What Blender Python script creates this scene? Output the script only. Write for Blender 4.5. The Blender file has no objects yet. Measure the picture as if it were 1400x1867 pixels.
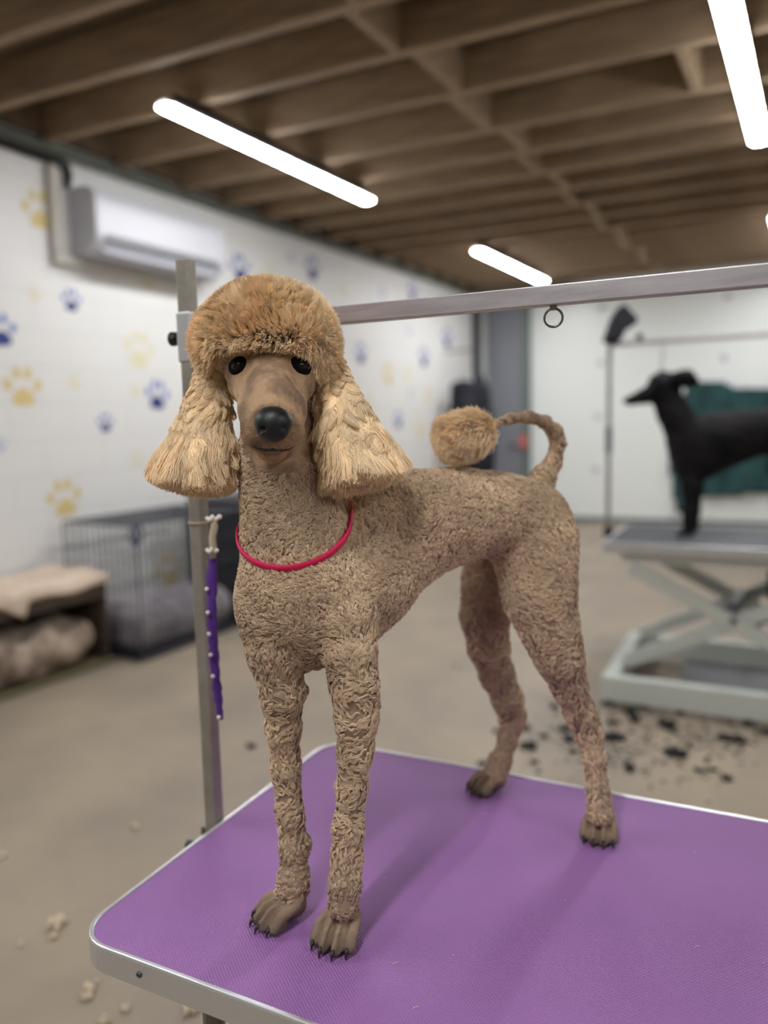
import bpy, bmesh, math, random
import numpy as np
from mathutils import Matrix, Vector, kdtree

random.seed(7)
rng = np.random.default_rng(7)
sc = bpy.context.scene
COL = sc.collection

# ------------------------------------------------------------------ camera
CAM = np.array([0.0, 0.0, 1.4])
ROT = np.array([[0.86968839, -0.0361959, 0.49227225],
                [0.49302543, 0.11185514, -0.8627945],
                [-0.02383356, 0.9930651, 0.11512462]])
cam_data = bpy.data.cameras.new('camera')
cam = bpy.data.objects.new('camera', cam_data)
COL.objects.link(cam)
m = Matrix.Identity(4)
for i in range(3):
    for j in range(3):
        m[i][j] = ROT[i, j]
    m[i][3] = CAM[i]
cam.matrix_world = m
cam_data.sensor_fit = 'HORIZONTAL'
cam_data.sensor_width = 36.0
cam_data.lens = 36.0
cam_data.clip_start = 0.02
cam_data.clip_end = 60
cam_data.dof.use_dof = True
cam_data.dof.focus_distance = 0.97
cam_data.dof.aperture_fstop = 2.15
sc.camera = cam

# ------------------------------------------------------------------ exposure, world
sc.view_settings.view_transform = 'Standard'
sc.view_settings.look = 'None'
sc.view_settings.exposure = 0.0
sc.view_settings.gamma = 1.0
sc.view_settings.use_curve_mapping = False
sc.cycles.use_denoising = True
sc.cycles.max_bounces = 8
sc.cycles.diffuse_bounces = 4
sc.cycles.glossy_bounces = 3
sc.cycles.sample_clamp_indirect = 6.0
W = bpy.data.worlds.new('world')
sc.world = W
W.use_nodes = True
W.node_tree.nodes['Background'].inputs[0].default_value = (0.8, 0.85, 1, 1)
W.node_tree.nodes['Background'].inputs[1].default_value = 0.05
TUBE_POWER = 73.0


def at(x, y, d):
    """point seen at pixel (x, y), d metres in front of the camera"""
    return CAM + ROT @ np.array([(x - 700) / 1400 * d, -(y - 933.5) / 1400 * d, -d])


def onplane(x, y, axis, val):
    d = ROT @ np.array([(x - 700) / 1400, -(y - 933.5) / 1400, -1.0])
    t = (val - CAM[axis]) / d[axis]
    return CAM + t * d


# ------------------------------------------------------------------ materials
def srgb(r, g, b):
    f = lambda c: (c / 255 / 12.92) if c / 255 <= 0.04045 else ((c / 255 + 0.055) / 1.055) ** 2.4
    return (f(r), f(g), f(b), 1)


def mat(name, col, rough=0.6, metal=0.0, spec=0.5, emit=None, col2=None, nscale=8, ndetail=4, nlo=0.35, nhi=0.65,
        bump=0.0, bscale=60, coat=0.0, sheen=0.0, stretch=None, rand=0.0, bdist=0.01, alpha=None):
    M = bpy.data.materials.new(name)
    M.use_nodes = True
    nt = M.node_tree
    b = nt.nodes['Principled BSDF']
    b.inputs['Base Color'].default_value = col
    b.inputs['Roughness'].default_value = rough
    b.inputs['Metallic'].default_value = metal
    b.inputs['Specular IOR Level'].default_value = spec
    b.inputs['Coat Weight'].default_value = coat
    b.inputs['Sheen Weight'].default_value = sheen
    if emit:
        b.inputs['Emission Color'].default_value = emit[0]
        b.inputs['Emission Strength'].default_value = emit[1]
    N, Lk = nt.nodes.new, nt.links.new
    tc = N('ShaderNodeTexCoord')
    src = tc.outputs['Object']
    if stretch:
        mp = N('ShaderNodeMapping')
        mp.inputs['Scale'].default_value = stretch
        Lk(src, mp.inputs['Vector'])
        src = mp.outputs['Vector']
    out = None
    if col2:
        n = N('ShaderNodeTexNoise')
        n.inputs['Scale'].default_value = nscale
        n.inputs['Detail'].default_value = ndetail
        n.inputs['Roughness'].default_value = 0.6
        Lk(src, n.inputs['Vector'])
        mr = N('ShaderNodeMapRange')
        mr.inputs['From Min'].default_value = nlo
        mr.inputs['From Max'].default_value = nhi
        Lk(n.outputs['Fac'], mr.inputs['Value'])
        mx = N('ShaderNodeMix')
        mx.data_type = 'RGBA'
        mx.inputs['A'].default_value = col
        mx.inputs['B'].default_value = col2
        Lk(mr.outputs['Result'], mx.inputs['Factor'])
        out = mx.outputs['Result']
    if rand:
        hi = N('ShaderNodeHairInfo')
        hv = N('ShaderNodeHueSaturation')
        if out:
            Lk(out, hv.inputs['Color'])
        else:
            hv.inputs['Color'].default_value = col
        mr2 = N('ShaderNodeMapRange')
        mr2.clamp = False
        mr2.inputs['To Min'].default_value = 1 - rand
        mr2.inputs['To Max'].default_value = 1 + rand
        at_ = N('ShaderNodeAttribute')
        at_.attribute_name = 'tone'
        ad = N('ShaderNodeMath')
        ad.operation = 'MULTIPLY_ADD'
        ad.inputs[1].default_value = 0.4
        Lk(hi.outputs['Random'], ad.inputs[0])
        Lk(at_.outputs['Fac'], ad.inputs[2])
        Lk(ad.outputs[0], mr2.inputs['Value'])
        Lk(mr2.outputs['Result'], hv.inputs['Value'])
        out = hv.outputs['Color']
    if out:
        Lk(out, b.inputs['Base Color'])
    if bump:
        n2 = N('ShaderNodeTexNoise')
        n2.inputs['Scale'].default_value = bscale
        n2.inputs['Detail'].default_value = 3
        Lk(src, n2.inputs['Vector'])
        bp = N('ShaderNodeBump')
        bp.inputs['Strength'].default_value = bump
        bp.inputs['Distance'].default_value = bdist
        Lk(n2.outputs['Fac'], bp.inputs['Height'])
        Lk(bp.outputs['Normal'], b.inputs['Normal'])
    return M


M = {}
M['floor'] = mat('concrete', srgb(160, 144, 124), 0.5, col2=srgb(138, 126, 112), nscale=1.6, ndetail=6, bump=0.05, bscale=30)
M['wallp'] = mat('painted_block', srgb(225, 223, 220), 0.5)
M['backwall'] = mat('white_panel', srgb(236, 239, 236), 0.35)
M['deck'] = mat('deck_board', srgb(108, 86, 60), 0.8, col2=srgb(80, 63, 45), nscale=3, stretch=(0.4, 3, 1))
M['joist'] = mat('joist_timber', srgb(170, 146, 116), 0.7, col2=srgb(128, 106, 82), nscale=4, stretch=(0.5, 6, 6), nlo=0.3, nhi=0.7)
M['alu'] = mat('aluminium', srgb(190, 188, 188), 0.32, 1.0, bump=0.03, bscale=200)
M['alu_bar'] = mat('brushed_steel', srgb(192, 186, 188), 0.42, 0.75, col2=srgb(172, 165, 166), nscale=14, stretch=(0.6, 6, 6))
M['alu_w'] = mat('satin_aluminium', srgb(215, 215, 216), 0.38, 0.85)
M['chrome'] = mat('chrome', srgb(120, 118, 115), 0.25, 1.0)
M['steel_post'] = mat('post_steel', srgb(168, 162, 152), 0.42, 0.6, col2=srgb(146, 140, 128), nscale=20)
M['blackp'] = mat('black_plastic', srgb(22, 22, 24), 0.45)
M['white'] = mat('white_plastic', srgb(190, 190, 196), 0.35)
M['whitegrey'] = mat('grey_plastic', srgb(190, 190, 192), 0.5)
M['ventdark'] = mat('vent_dark', srgb(110, 110, 112), 0.5)
M['tube'] = mat('lamp_diffuser', srgb(245, 245, 245), 0.4, emit=((0.96, 0.98, 1.0, 1), TUBE_POWER))
M['galv'] = mat('galvanised_channel', srgb(120, 122, 112), 0.55, 0.3, col2=srgb(98, 100, 88), nscale=5)
M['conduit'] = mat('conduit_plastic', srgb(186, 180, 170), 0.5)
M['pawblue'] = mat('blue_paint', srgb(74, 92, 160), 0.6)
M['pawnavy'] = mat('navy_paint', srgb(40, 52, 122), 0.6)
M['pawpale'] = mat('pale_blue_paint', srgb(176, 186, 212), 0.6)
M['pawmid'] = mat('mid_blue_paint', srgb(112, 128, 190), 0.6)
M['pawgold'] = mat('gold_paint', srgb(214, 192, 132), 0.6)
M['pawcream'] = mat('cream_paint', srgb(220, 212, 178), 0.6)
M['crate_wire'] = mat('crate_wire', srgb(70, 72, 80), 0.4, 0.4)
M['tray'] = mat('black_tray', srgb(30, 30, 36), 0.5)
M['bedgrey'] = mat('grey_fleece', srgb(158, 150, 154), 0.95, col2=srgb(122, 115, 120), nscale=9, bump=0.6, bscale=25, bdist=0.03)
M['cream'] = mat('cream_fleece', srgb(216, 196, 176), 0.95, col2=srgb(190, 168, 148), nscale=7, bump=0.6, bscale=22, bdist=0.03)
M['blanket'] = mat('beige_blanket', srgb(176, 158, 140), 0.95, col2=srgb(116, 98, 84), nscale=8, bump=0.8, bscale=14, bdist=0.05)
M['brown'] = mat('brown_fabric', srgb(84, 70, 58), 0.9, col2=srgb(58, 48, 40), nscale=5)
M['olive'] = mat('olive_tray', srgb(96, 88, 62), 0.7)
M['grey_door'] = mat('grey_door', srgb(132, 134, 142), 0.5)
M['green_frame'] = mat('grey_green_frame', srgb(106, 116, 112), 0.5)
M['green'] = mat('green_cloth', srgb(44, 86, 86), 0.85, col2=srgb(30, 62, 62), nscale=2.5, bump=0.4, bscale=6, bdist=0.05)
M['navy'] = mat('navy_cloth', srgb(10, 12, 26), 0.8)
M['red'] = mat('red_plastic', srgb(214, 84, 56), 0.5)
M['lift'] = mat('lift_paint', srgb(204, 208, 200), 0.5)
M['greymat'] = mat('grey_mat', srgb(66, 68, 72), 0.6)
M['pink'] = mat('pink_collar', srgb(214, 22, 84), 0.5, spec=0.4, bump=0.2, bscale=900, bdist=0.001)
M['purple_cloth'] = mat('purple_cloth', srgb(84, 42, 132), 0.75, bump=0.2, bscale=200)
M['pearl'] = mat('pearl', srgb(236, 230, 222), 0.2, coat=0.5)
M['lace'] = mat('lace_ribbon', srgb(178, 164, 142), 0.8)
M['lens'] = mat('dark_eye', srgb(8, 6, 6), 0.2, spec=0.3)
M['lid'] = mat('eyelid', srgb(16, 12, 11), 0.8, spec=0.1)
M['nose'] = mat('nose_skin', srgb(13, 13, 15), 0.45, bump=0.35, bscale=420, bdist=0.001)
M['lip'] = mat('lip_skin', srgb(40, 26, 24), 0.55)
M['claw'] = mat('claw', srgb(38, 32, 28), 0.45)
M['cable'] = mat('cable', srgb(22, 20, 20), 0.6)
M['blackhair'] = mat('black_hair', srgb(16, 16, 17), 0.8)
M['palehair'] = mat('pale_hair', srgb(214, 196, 168), 0.9)
M['blackdog'] = mat('black_coat', srgb(12, 11, 14), 0.8, spec=0.2, col2=srgb(34, 28, 31), nscale=6, bump=0.5, bscale=40, bdist=0.02, nlo=0.4, nhi=0.8)
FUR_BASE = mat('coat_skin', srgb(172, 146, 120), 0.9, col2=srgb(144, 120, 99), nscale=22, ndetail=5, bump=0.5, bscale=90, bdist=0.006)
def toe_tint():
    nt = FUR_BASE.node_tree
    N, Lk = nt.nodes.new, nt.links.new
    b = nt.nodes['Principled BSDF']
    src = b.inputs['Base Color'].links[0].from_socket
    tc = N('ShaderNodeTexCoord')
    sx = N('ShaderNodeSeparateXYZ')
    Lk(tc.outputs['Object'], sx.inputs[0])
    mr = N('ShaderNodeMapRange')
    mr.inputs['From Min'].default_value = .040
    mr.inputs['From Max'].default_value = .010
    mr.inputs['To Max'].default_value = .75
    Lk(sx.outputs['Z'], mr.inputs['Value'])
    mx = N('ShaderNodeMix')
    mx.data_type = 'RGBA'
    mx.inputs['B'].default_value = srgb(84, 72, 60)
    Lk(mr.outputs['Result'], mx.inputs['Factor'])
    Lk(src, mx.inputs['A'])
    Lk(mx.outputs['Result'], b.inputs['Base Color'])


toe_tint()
M['coat'] = mat('curly_coat', srgb(212, 186, 154), 0.7, spec=0.3, col2=srgb(176, 149, 124), nscale=9, ndetail=3, rand=0.18, sheen=0.2)
M['facefur'] = mat('face_fur', srgb(190, 158, 124), 0.75, spec=0.25, col2=srgb(146, 120, 98), nscale=34, ndetail=2, nlo=.4, nhi=.6, rand=0.2)
M['longfur'] = mat('long_fur', srgb(244, 220, 182), 0.6, spec=0.35, col2=srgb(226, 196, 154), nscale=12, ndetail=3, rand=0.2, sheen=0.2)
M['crownfur'] = mat('crown_fur', srgb(250, 230, 196), 0.6, spec=0.35, col2=srgb(236, 206, 166), nscale=12, ndetail=3, rand=0.2, sheen=0.2)
M['longbase'] = mat('long_fur_base', srgb(196, 168, 134), 0.9, col2=srgb(176, 148, 114), nscale=30, bump=0.6, bscale=120, bdist=0.004)


def mat_mat():
    """purple rubber with a fine raised weave"""
    Mt = mat('purple_rubber', srgb(160, 110, 172), 0.5, spec=0.4, col2=srgb(150, 102, 164), nscale=3)
    nt = Mt.node_tree
    N, Lk = nt.nodes.new, nt.links.new
    tc = N('ShaderNodeTexCoord')
    waves = []
    for ang in (0.0, math.pi / 2):
        mp = N('ShaderNodeMapping')
        mp.inputs['Rotation'].default_value = (0, 0, ang + 0.6)
        Lk(tc.outputs['Object'], mp.inputs['Vector'])
        w = N('ShaderNodeTexWave')
        w.wave_type = 'BANDS'
        w.bands_direction = 'X'
        w.inputs['Scale'].default_value = 84
        Lk(mp.outputs['Vector'], w.inputs['Vector'])
        waves.append(w.outputs['Fac'])
    mul = N('ShaderNodeMath')
    mul.operation = 'MULTIPLY'
    Lk(waves[0], mul.inputs[0])
    Lk(waves[1], mul.inputs[1])
    bp = N('ShaderNodeBump')
    bp.inputs['Strength'].default_value = 0.75
    bp.inputs['Distance'].default_value = 0.0018
    Lk(mul.outputs[0], bp.inputs['Height'])
    Lk(bp.outputs['Normal'], nt.nodes['Principled BSDF'].inputs['Normal'])
    return Mt


M['mat'] = mat_mat()


def wall_block_mat():
    Mt = M['wallp']
    nt = Mt.node_tree
    N, Lk = nt.nodes.new, nt.links.new
    tc = N('ShaderNodeTexCoord')
    mp = N('ShaderNodeMapping')
    mp.inputs['Rotation'].default_value = (math.pi / 2, 0, math.pi / 2)
    mp.vector_type = 'TEXTURE'
    Lk(tc.outputs['Object'], mp.inputs['Vector'])
    b = N('ShaderNodeTexBrick')
    b.inputs['Scale'].default_value = 1.0
    b.inputs['Brick Width'].default_value = 0.45
    b.inputs['Row Height'].default_value = 0.225
    b.inputs['Mortar Size'].default_value = 0.006
    b.inputs['Mortar Smooth'].default_value = 0.5
    b.inputs['Color1'].default_value = srgb(226, 224, 221)
    b.inputs['Color2'].default_value = srgb(224, 222, 219)
    b.inputs['Mortar'].default_value = srgb(214, 212, 210)
    Lk(mp.outputs['Vector'], b.inputs['Vector'])
    Lk(b.outputs['Color'], nt.nodes['Principled BSDF'].inputs['Base Color'])


wall_block_mat()


# ------------------------------------------------------------------ object helpers
def tag(o, label=None, cat=None, group=None, kind=None):
    if label:
        o['label'] = label
    if cat:
        o['category'] = cat
    if group:
        o['group'] = group
    if kind:
        o['kind'] = kind
    return o


def empty(name, loc, label, cat, group=None):
    o = bpy.data.objects.new(name, None)
    o.empty_display_size = 0.1
    COL.objects.link(o)
    o.location = [float(v) for v in loc]
    o['org'] = [float(v) for v in loc]
    return tag(o, label, cat, group)


def org(o):
    return np.array(o['org'], float)


def mk(name, verts, faces, material, parent=None, origin=None, smooth=False):
    """a mesh object from world-space vertices; a child shares its parent's origin"""
    verts = np.asarray(verts, float)
    if parent is not None:
        og = org(parent)
    elif origin is not None:
        og = np.array(origin, float)
    else:
        lo, hi = verts.min(0), verts.max(0)
        og = np.array([(lo[0] + hi[0]) / 2, (lo[1] + hi[1]) / 2, lo[2]])
    me = bpy.data.meshes.new(name)
    me.from_pydata((verts - og).tolist(), [], [list(map(int, f)) for f in faces])
    me.materials.append(material)
    if smooth:
        me.polygons.foreach_set('use_smooth', [True] * len(me.polygons))
    me.update()
    o = bpy.data.objects.new(name, me)
    COL.objects.link(o)
    if parent is not None:
        o.parent = parent
    else:
        o.location = og.tolist()
    o['org'] = og.tolist()
    return o


class MB:
    def __init__(s):
        s.v, s.f = [], []

    def add(s, v, f):
        n = len(s.v)
        s.v += [tuple(map(float, p)) for p in v]
        s.f += [[i + n for i in q] for q in f]
        return s

    def box(s, lo, hi, o=(0, 0, 0), ang=0.0):
        c, sn = math.cos(ang), math.sin(ang)
        v = []
        for z in (lo[2], hi[2]):
            for x, y in ((lo[0], lo[1]), (hi[0], lo[1]), (hi[0], hi[1]), (lo[0], hi[1])):
                v.append((o[0] + c * x - sn * y, o[1] + sn * x + c * y, o[2] + z))
        return s.add(v, [[0, 3, 2, 1], [4, 5, 6, 7], [0, 1, 5, 4], [1, 2, 6, 5], [2, 3, 7, 6], [3, 0, 4, 7]])

    def bar(s, a, b, w, h, up=(0, 0, 1)):
        a, b = np.array(a, float), np.array(b, float)
        d = (b - a) / np.linalg.norm(b - a)
        u = np.cross(d, up)
        u /= np.linalg.norm(u)
        n = np.cross(u, d)
        v = []
        for p in (a, b):
            for su, sn in ((-1, -1), (1, -1), (1, 1), (-1, 1)):
                v.append(p + u * su * w / 2 + n * sn * h / 2)
        return s.add(v, [[3, 2, 1, 0], [4, 5, 6, 7], [0, 1, 5, 4], [1, 2, 6, 5], [2, 3, 7, 6], [3, 0, 4, 7]])

    def tube(s, pts, r, n=8, cap=True):
        pts = [np.array(p, float) for p in pts]
        rs = r if hasattr(r, '__len__') else [r] * len(pts)
        rings = []
        u = None
        for i, p in enumerate(pts):
            d = pts[min(i + 1, len(pts) - 1)] - pts[max(i - 1, 0)]
            d = d / (np.linalg.norm(d) + 1e-9)
            if u is None:
                u = np.cross(d, (0, 0, 1)) if abs(d[2]) < 0.9 else np.cross(d, (1, 0, 0))
            u = u - d * (u @ d)
            u /= np.linalg.norm(u)
            w = np.cross(d, u)
            rings.append([p + rs[i] * (math.cos(2 * math.pi * k / n) * u + math.sin(2 * math.pi * k / n) * w) for k in range(n)])
        v = [q for rg in rings for q in rg]
        f = []
        for i in range(len(pts) - 1):
            for k in range(n):
                f.append([i * n + k, i * n + (k + 1) % n, (i + 1) * n + (k + 1) % n, (i + 1) * n + k])
        if cap:
            f.append(list(range(n))[::-1])
            f.append([(len(pts) - 1) * n + k for k in range(n)])
        return s.add(v, f)

    def ball(s, c, r, n=10, sc3=(1, 1, 1)):
        v, f = [], []
        for i in range(1, n):
            th = math.pi * i / n
            for k in range(2 * n):
                ph = math.pi * k / n
                v.append((c[0] + sc3[0] * r * math.sin(th) * math.cos(ph), c[1] + sc3[1] * r * math.sin(th) * math.sin(ph), c[2] + sc3[2] * r * math.cos(th)))
        m2 = 2 * n
        for i in range(n - 2):
            for k in range(m2):
                f.append([i * m2 + k, (i + 1) * m2 + k, (i + 1) * m2 + (k + 1) % m2, i * m2 + (k + 1) % m2])
        a = len(v)
        v += [(c[0], c[1], c[2] + sc3[2] * r), (c[0], c[1], c[2] - sc3[2] * r)]
        for k in range(m2):
            f.append([a, k, (k + 1) % m2])
            f.append([a + 1, (n - 2) * m2 + (k + 1) % m2, (n - 2) * m2 + k])
        return s.add(v, f)

    def prism(s, poly, axis_vec):
        """extrude a 3-D polygon along a vector"""
        n = len(poly)
        a = [np.array(p, float) for p in poly]
        b = [p + np.array(axis_vec, float) for p in a]
        return s.add(a + b, [list(range(n))[::-1], list(range(n, 2 * n))] + [[i, (i + 1) % n, n + (i + 1) % n, n + i] for i in range(n)])

    def build(s, name, material, parent=None, origin=None, smooth=False, bevel=0.0, seg=2, fix=True):
        o = mk(name, s.v, s.f, material, parent, origin, smooth)
        if fix:
            bm = bmesh.new()
            bm.from_mesh(o.data)
            bmesh.ops.recalc_face_normals(bm, faces=bm.faces)
            bm.to_mesh(o.data)
            bm.free()
        if bevel:
            md = o.modifiers.new('bevel', 'BEVEL')
            md.width = bevel
            md.segments = seg
            md.limit_method = 'ANGLE'
        return o


# ------------------------------------------------------------------ room shell
WX = -4.23                     # left wall face
ZJ, ZD = 3.15, 3.37            # joist underside, deck underside
JD = np.array([0.99689, 0.07882, 0.0])
JN = np.array([-0.07882, 0.99689, 0.0])
BW0 = np.array([-2.96, 10.36, 0])
RX, FY = 5.2, -4.2


def backy(x):
    return BW0[1] + (x - BW0[0]) * JD[1] / JD[0]


def st(o):
    o['kind'] = 'structure'
    return o


b = MB().add([(WX - .3, FY - .3, 0), (RX + .3, FY - .3, 0), (RX + .3, 11.6, 0), (WX - .3, 11.6, 0),
              (WX - .3, FY - .3, -.1), (RX + .3, FY - .3, -.1), (RX + .3, 11.6, -.1), (WX - .3, 11.6, -.1)],
             [[0, 1, 2, 3], [7, 6, 5, 4], [0, 4, 5, 1], [1, 5, 6, 2], [2, 6, 7, 3], [3, 7, 4, 0]])
tag(st(b.build('floor', M['floor'])), 'smooth grey-brown concrete floor of the workshop')
tag(st(MB().box((WX - .2, FY - .2, 0), (WX, backy(WX), ZD)).build('wall_left', M['wallp'], origin=(WX, 0, 0))), 'white painted block wall with blue and gold paw prints')
tag(st(MB().box((RX, FY - .2, 0), (RX + .2, backy(RX), ZD)).build('wall_right', M['wallp'], origin=(RX, 0, 0))), 'white wall at the right of the room')
tag(st(MB().box((WX - .2, FY - .2, 0), (RX + .2, FY, ZD)).build('wall_front', M['wallp'], origin=(0, FY, 0))), 'white wall behind the camera')
a0 = np.array([WX - .3, backy(WX - .3), 0])
a1 = np.array([RX + .3, backy(RX + .3), 0])
b = MB().prism([a0, a1, a1 + JN * .15, a0 + JN * .15], (0, 0, ZD))
tag(st(b.build('wall_back', M['backwall'])), 'smooth white panelled wall at the far end')
a0 = np.array([-3.45, backy(-3.45), 0])
tag(st(MB().prism([a0 - JN * .02, a1 - JN * .02, a1 - JN * .001, a0 - JN * .001], (0, 0, .07)).build('baseboard_back', M['green_frame'])), 'low grey skirting along the far wall')
b = MB().add([(WX - .3, FY - .3, ZD), (RX + .3, FY - .3, ZD), (RX + .3, 11.6, ZD), (WX - .3, 11.6, ZD),
              (WX - .3, FY - .3, ZD + .05), (RX + .3, FY - .3, ZD + .05), (RX + .3, 11.6, ZD + .05), (WX - .3, 11.6, ZD + .05)],
             [[3, 2, 1, 0], [4, 5, 6, 7], [0, 4, 5, 1], [1, 5, 6, 2], [2, 6, 7, 3], [3, 7, 4, 0]])
tag(st(b.build('ceiling', M['deck'])), 'dark brown floorboards laid over the open joists')

# joists run across the room, noggings stagger between them
NJ = [2.63 - .52 * k for k in range(13, 0, -1)] + [2.63, 3.12, 3.60, 4.16, 4.76, 5.24, 5.74, 6.21, 6.68, 7.16] + [7.16 + .5 * k for k in range(1, 7)]
XN = -1.80


def jpoint(n, x):
    t = (x - (-JD[1] * 0 + JN[0] * n)) / JD[0]
    p = JN * n + JD * t
    return p


for k, n in enumerate(NJ):
    p0, p1 = jpoint(n, WX + .005), jpoint(n, RX - .005)
    if p0[1] < FY + .5 or n > 10.4:
        continue
    w = .030
    b = MB().prism([p0 - JN * w + [0, 0, ZJ], p1 - JN * w + [0, 0, ZJ], p1 + JN * w + [0, 0, ZJ], p0 + JN * w + [0, 0, ZJ]], (0, 0, ZD - ZJ - .001))
    o = b.build('ceiling_joist', M['joist'], bevel=.003, seg=1)
    tag(st(o), 'exposed pale timber joist running across the ceiling', None, 'exposed ceiling joists')
for k, n in enumerate(NJ[:-1]):
    n2 = NJ[k + 1]
    if n < -3 or n2 > 10.3:
        continue
    off = .035 if k % 2 else -.035
    for xn, tx in ((XN, 'central'), (1.9, 'outer')):
        c0, c1 = jpoint(n + .027, xn + off), jpoint(n2 - .027, xn + off)
        b = MB().prism([c0 - JD * .028 + [0, 0, ZJ + .004], c0 + JD * .028 + [0, 0, ZJ + .004], c1 + JD * .028 + [0, 0, ZJ + .004], c1 - JD * .028 + [0, 0, ZJ + .004]], (0, 0, ZD - ZJ - .006))
        o = b.build('ceiling_nogging', M['joist'], bevel=.003, seg=1)
        tag(st(o), 'short timber nogging wedged between two joists in the %s line' % tx, None, 'noggings of the %s line' % tx)
# blocking at the left wall between joist ends
for k, n in enumerate(NJ[:-1]):
    n2 = NJ[k + 1]
    if n < 1 or n2 > 10.3:
        continue
    c0, c1 = jpoint(n + .027, WX + .06), jpoint(n2 - .027, WX + .06)
    b = MB().prism([c0 - JD * .02 + [0, 0, ZJ + .03], c0 + JD * .02 + [0, 0, ZJ + .03], c1 + JD * .02 + [0, 0, ZJ + .03], c1 - JD * .02 + [0, 0, ZJ + .03]], (0, 0, ZD - ZJ - .032))
    tag(st(b.build('ceiling_nogging', M['deck'])), 'short timber nogging between joist ends at the paw-print wall', None, 'noggings along the paw-print wall')
# hatch trimmer near the right-hand lamp
c0, c1 = jpoint(NJ[16] + .027, -.66), jpoint(NJ[17] - .027, -.66)
b = MB().prism([c0 - JD * .026 + [0, 0, ZJ], c0 + JD * .026 + [0, 0, ZJ], c1 + JD * .026 + [0, 0, ZJ], c1 - JD * .026 + [0, 0, ZJ]], (0, 0, ZD - ZJ - .002))
tag(st(b.build('ceiling_nogging', M['joist'], bevel=.003)), 'single timber nogging beside the right-hand lamp')

# steel channel along the top of the left wall
b = MB().box((WX + .002, FY + .01, 3.09), (WX + .04, 10.0, 3.148))
b.box((WX + .04, FY + .01, 3.09), (WX + .09, 10.0, 3.10))
b.box((WX + .04, FY + .01, 3.135), (WX + .08, 10.0, 3.145))
tag(st(b.build('trim_1', M['galv'])), 'grey-green metal channel along the top of the paw-print wall')

# door, frame and black post at the far corner
d0, d1 = np.array([-4.12, backy(-4.12), 0]), np.array([-3.62, backy(-3.62), 0])
door = MB().prism([d0 - JN * .05, d1 - JN * .05, d1 - JN * .003, d0 - JN * .003], (0, 0, 2.95)).build('door_1', M['grey_door'], bevel=.004)
tag(st(door), 'tall plain grey door in the far corner')
f0, f1 = np.array([-3.615, backy(-3.615), 0]), np.array([-3.5, backy(-3.5), 0])
MB().prism([f0 - JN * .09, f1 - JN * .09, f1 - JN * .003, f0 - JN * .003], (0, 0, 3.0)).build('door_frame', M['green_frame'], parent=door, bevel=.004)
hd = d1 - JD * .08 - JN * .05
MB().tube([hd + [0, 0, 1.05], hd - JN * .04 + [0, 0, 1.05], hd - JN * .04 - JD * .1 + [0, 0, 1.05]], .01).build('door_handle', M['chrome'], parent=door)
tag(st(MB().box((WX + .002, 9.98, 0), (WX + .09, 10.08, 3.02)).build('trim_2', M['blackp'])), 'black upright strip closing the end of the paw-print wall')
g0, g1 = np.array([-4.1, backy(-4.1), 0]), np.array([-3.45, backy(-3.45), 0])
rr = onplane(955, 805, 1, backy(-3.56) - .1)
o = MB().box((rr[0] - .045, rr[1] - .05, rr[2] - .09), (rr[0] + .045, rr[1] + .001, rr[2] + .08)).build('call_point', M['red'], bevel=.01)
MB().box((rr[0] - .02, rr[1] - .056, rr[2] - .03), (rr[0] + .02, rr[1] - .049, rr[2] + .02)).build('button', M['white'], parent=o, bevel=.003)
tag(o, 'small orange-red box on the grey frame beside the door', 'call point')
g0, g1 = np.array([-4.15, backy(-4.15), 2.96]), np.array([-2.9, backy(-2.9), 2.96])
tag(st(MB().prism([g0 - JN * .3, g1 - JN * .3, g1 - JN * .003, g0 - JN * .003], (0, 0, .17)).build('trim_3', M['galv'])), 'dark lintel boxing over the grey door')


# ------------------------------------------------------------------ lamps
def lamp(x, y0, y1, z, label):
    t = empty('tube_light', (x, (y0 + y1) / 2, z + .1), label, 'lamp')
    MB().box((x - .050, y0 + .01, z + .0355), (x + .050, y1 - .01, z + .06)).build('housing', M['whitegrey'], t, bevel=.006)
    n = 12
    poly = []
    for k in range(n + 1):
        a = math.pi + math.pi * k / n
        poly.append((x + .050 * math.cos(a), z + .035 + .014 * math.sin(a)))
    # rounded ends, one closed diffuser
    ring = []
    for s_, yy in ((.45, y0), (.85, y0 + .015), (1, y0 + .04), (1, y1 - .04), (.85, y1 - .015), (.45, y1)):
        ring.append([(x + (px - x) * s_, yy, z + .034 + (pz - z - .034) * s_) for px, pz in poly])
    v = [q for r_ in ring for q in r_]
    m_ = n + 1
    f = []
    for i in range(len(ring) - 1):
        for k in range(n):
            f.append([i * m_ + k, i * m_ + k + 1, (i + 1) * m_ + k + 1, (i + 1) * m_ + k])
        f.append([i * m_ + n, i * m_, (i + 1) * m_, (i + 1) * m_ + n])
    f.append(list(range(m_)))
    f.append([(len(ring) - 1) * m_ + k for k in range(m_)][::-1])
    MB().add(v, f).build('diffuser', M['tube'], t)
    MB().box((x - .018, y0 + .1, z + .0605), (x + .018, y1 - .1, ZJ - .0008)).build('mounting_rail', M['blackp'], t)
    return t


lamp(-3.04, 3.10, 5.22, 3.03, 'long glowing tube light between the joists and the air conditioner')
lamp(-.40, 3.38, 5.50, 3.03, 'long glowing tube light at the upper right corner')
lamp(-3.02, 7.26, 9.36, 3.03, 'small distant glowing tube light above the steel crossbar')
lamp(-.40, 7.55, 9.7, 3.03, 'distant glowing tube light just cut by the right edge')
lamp(-3.04, -1.1, 1.0, 3.03, 'tube light overhead, nearest the paw-print wall')
lamp(-.40, -1.9, .2, 3.03, 'tube light overhead, behind the photographer')
lamp(2.3, -.8, 1.3, 3.03, 'tube light overhead, on the right of the room')
lamp(2.3, 3.38, 5.5, 3.03, 'tube light on the right of the room over the second table')

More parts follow.
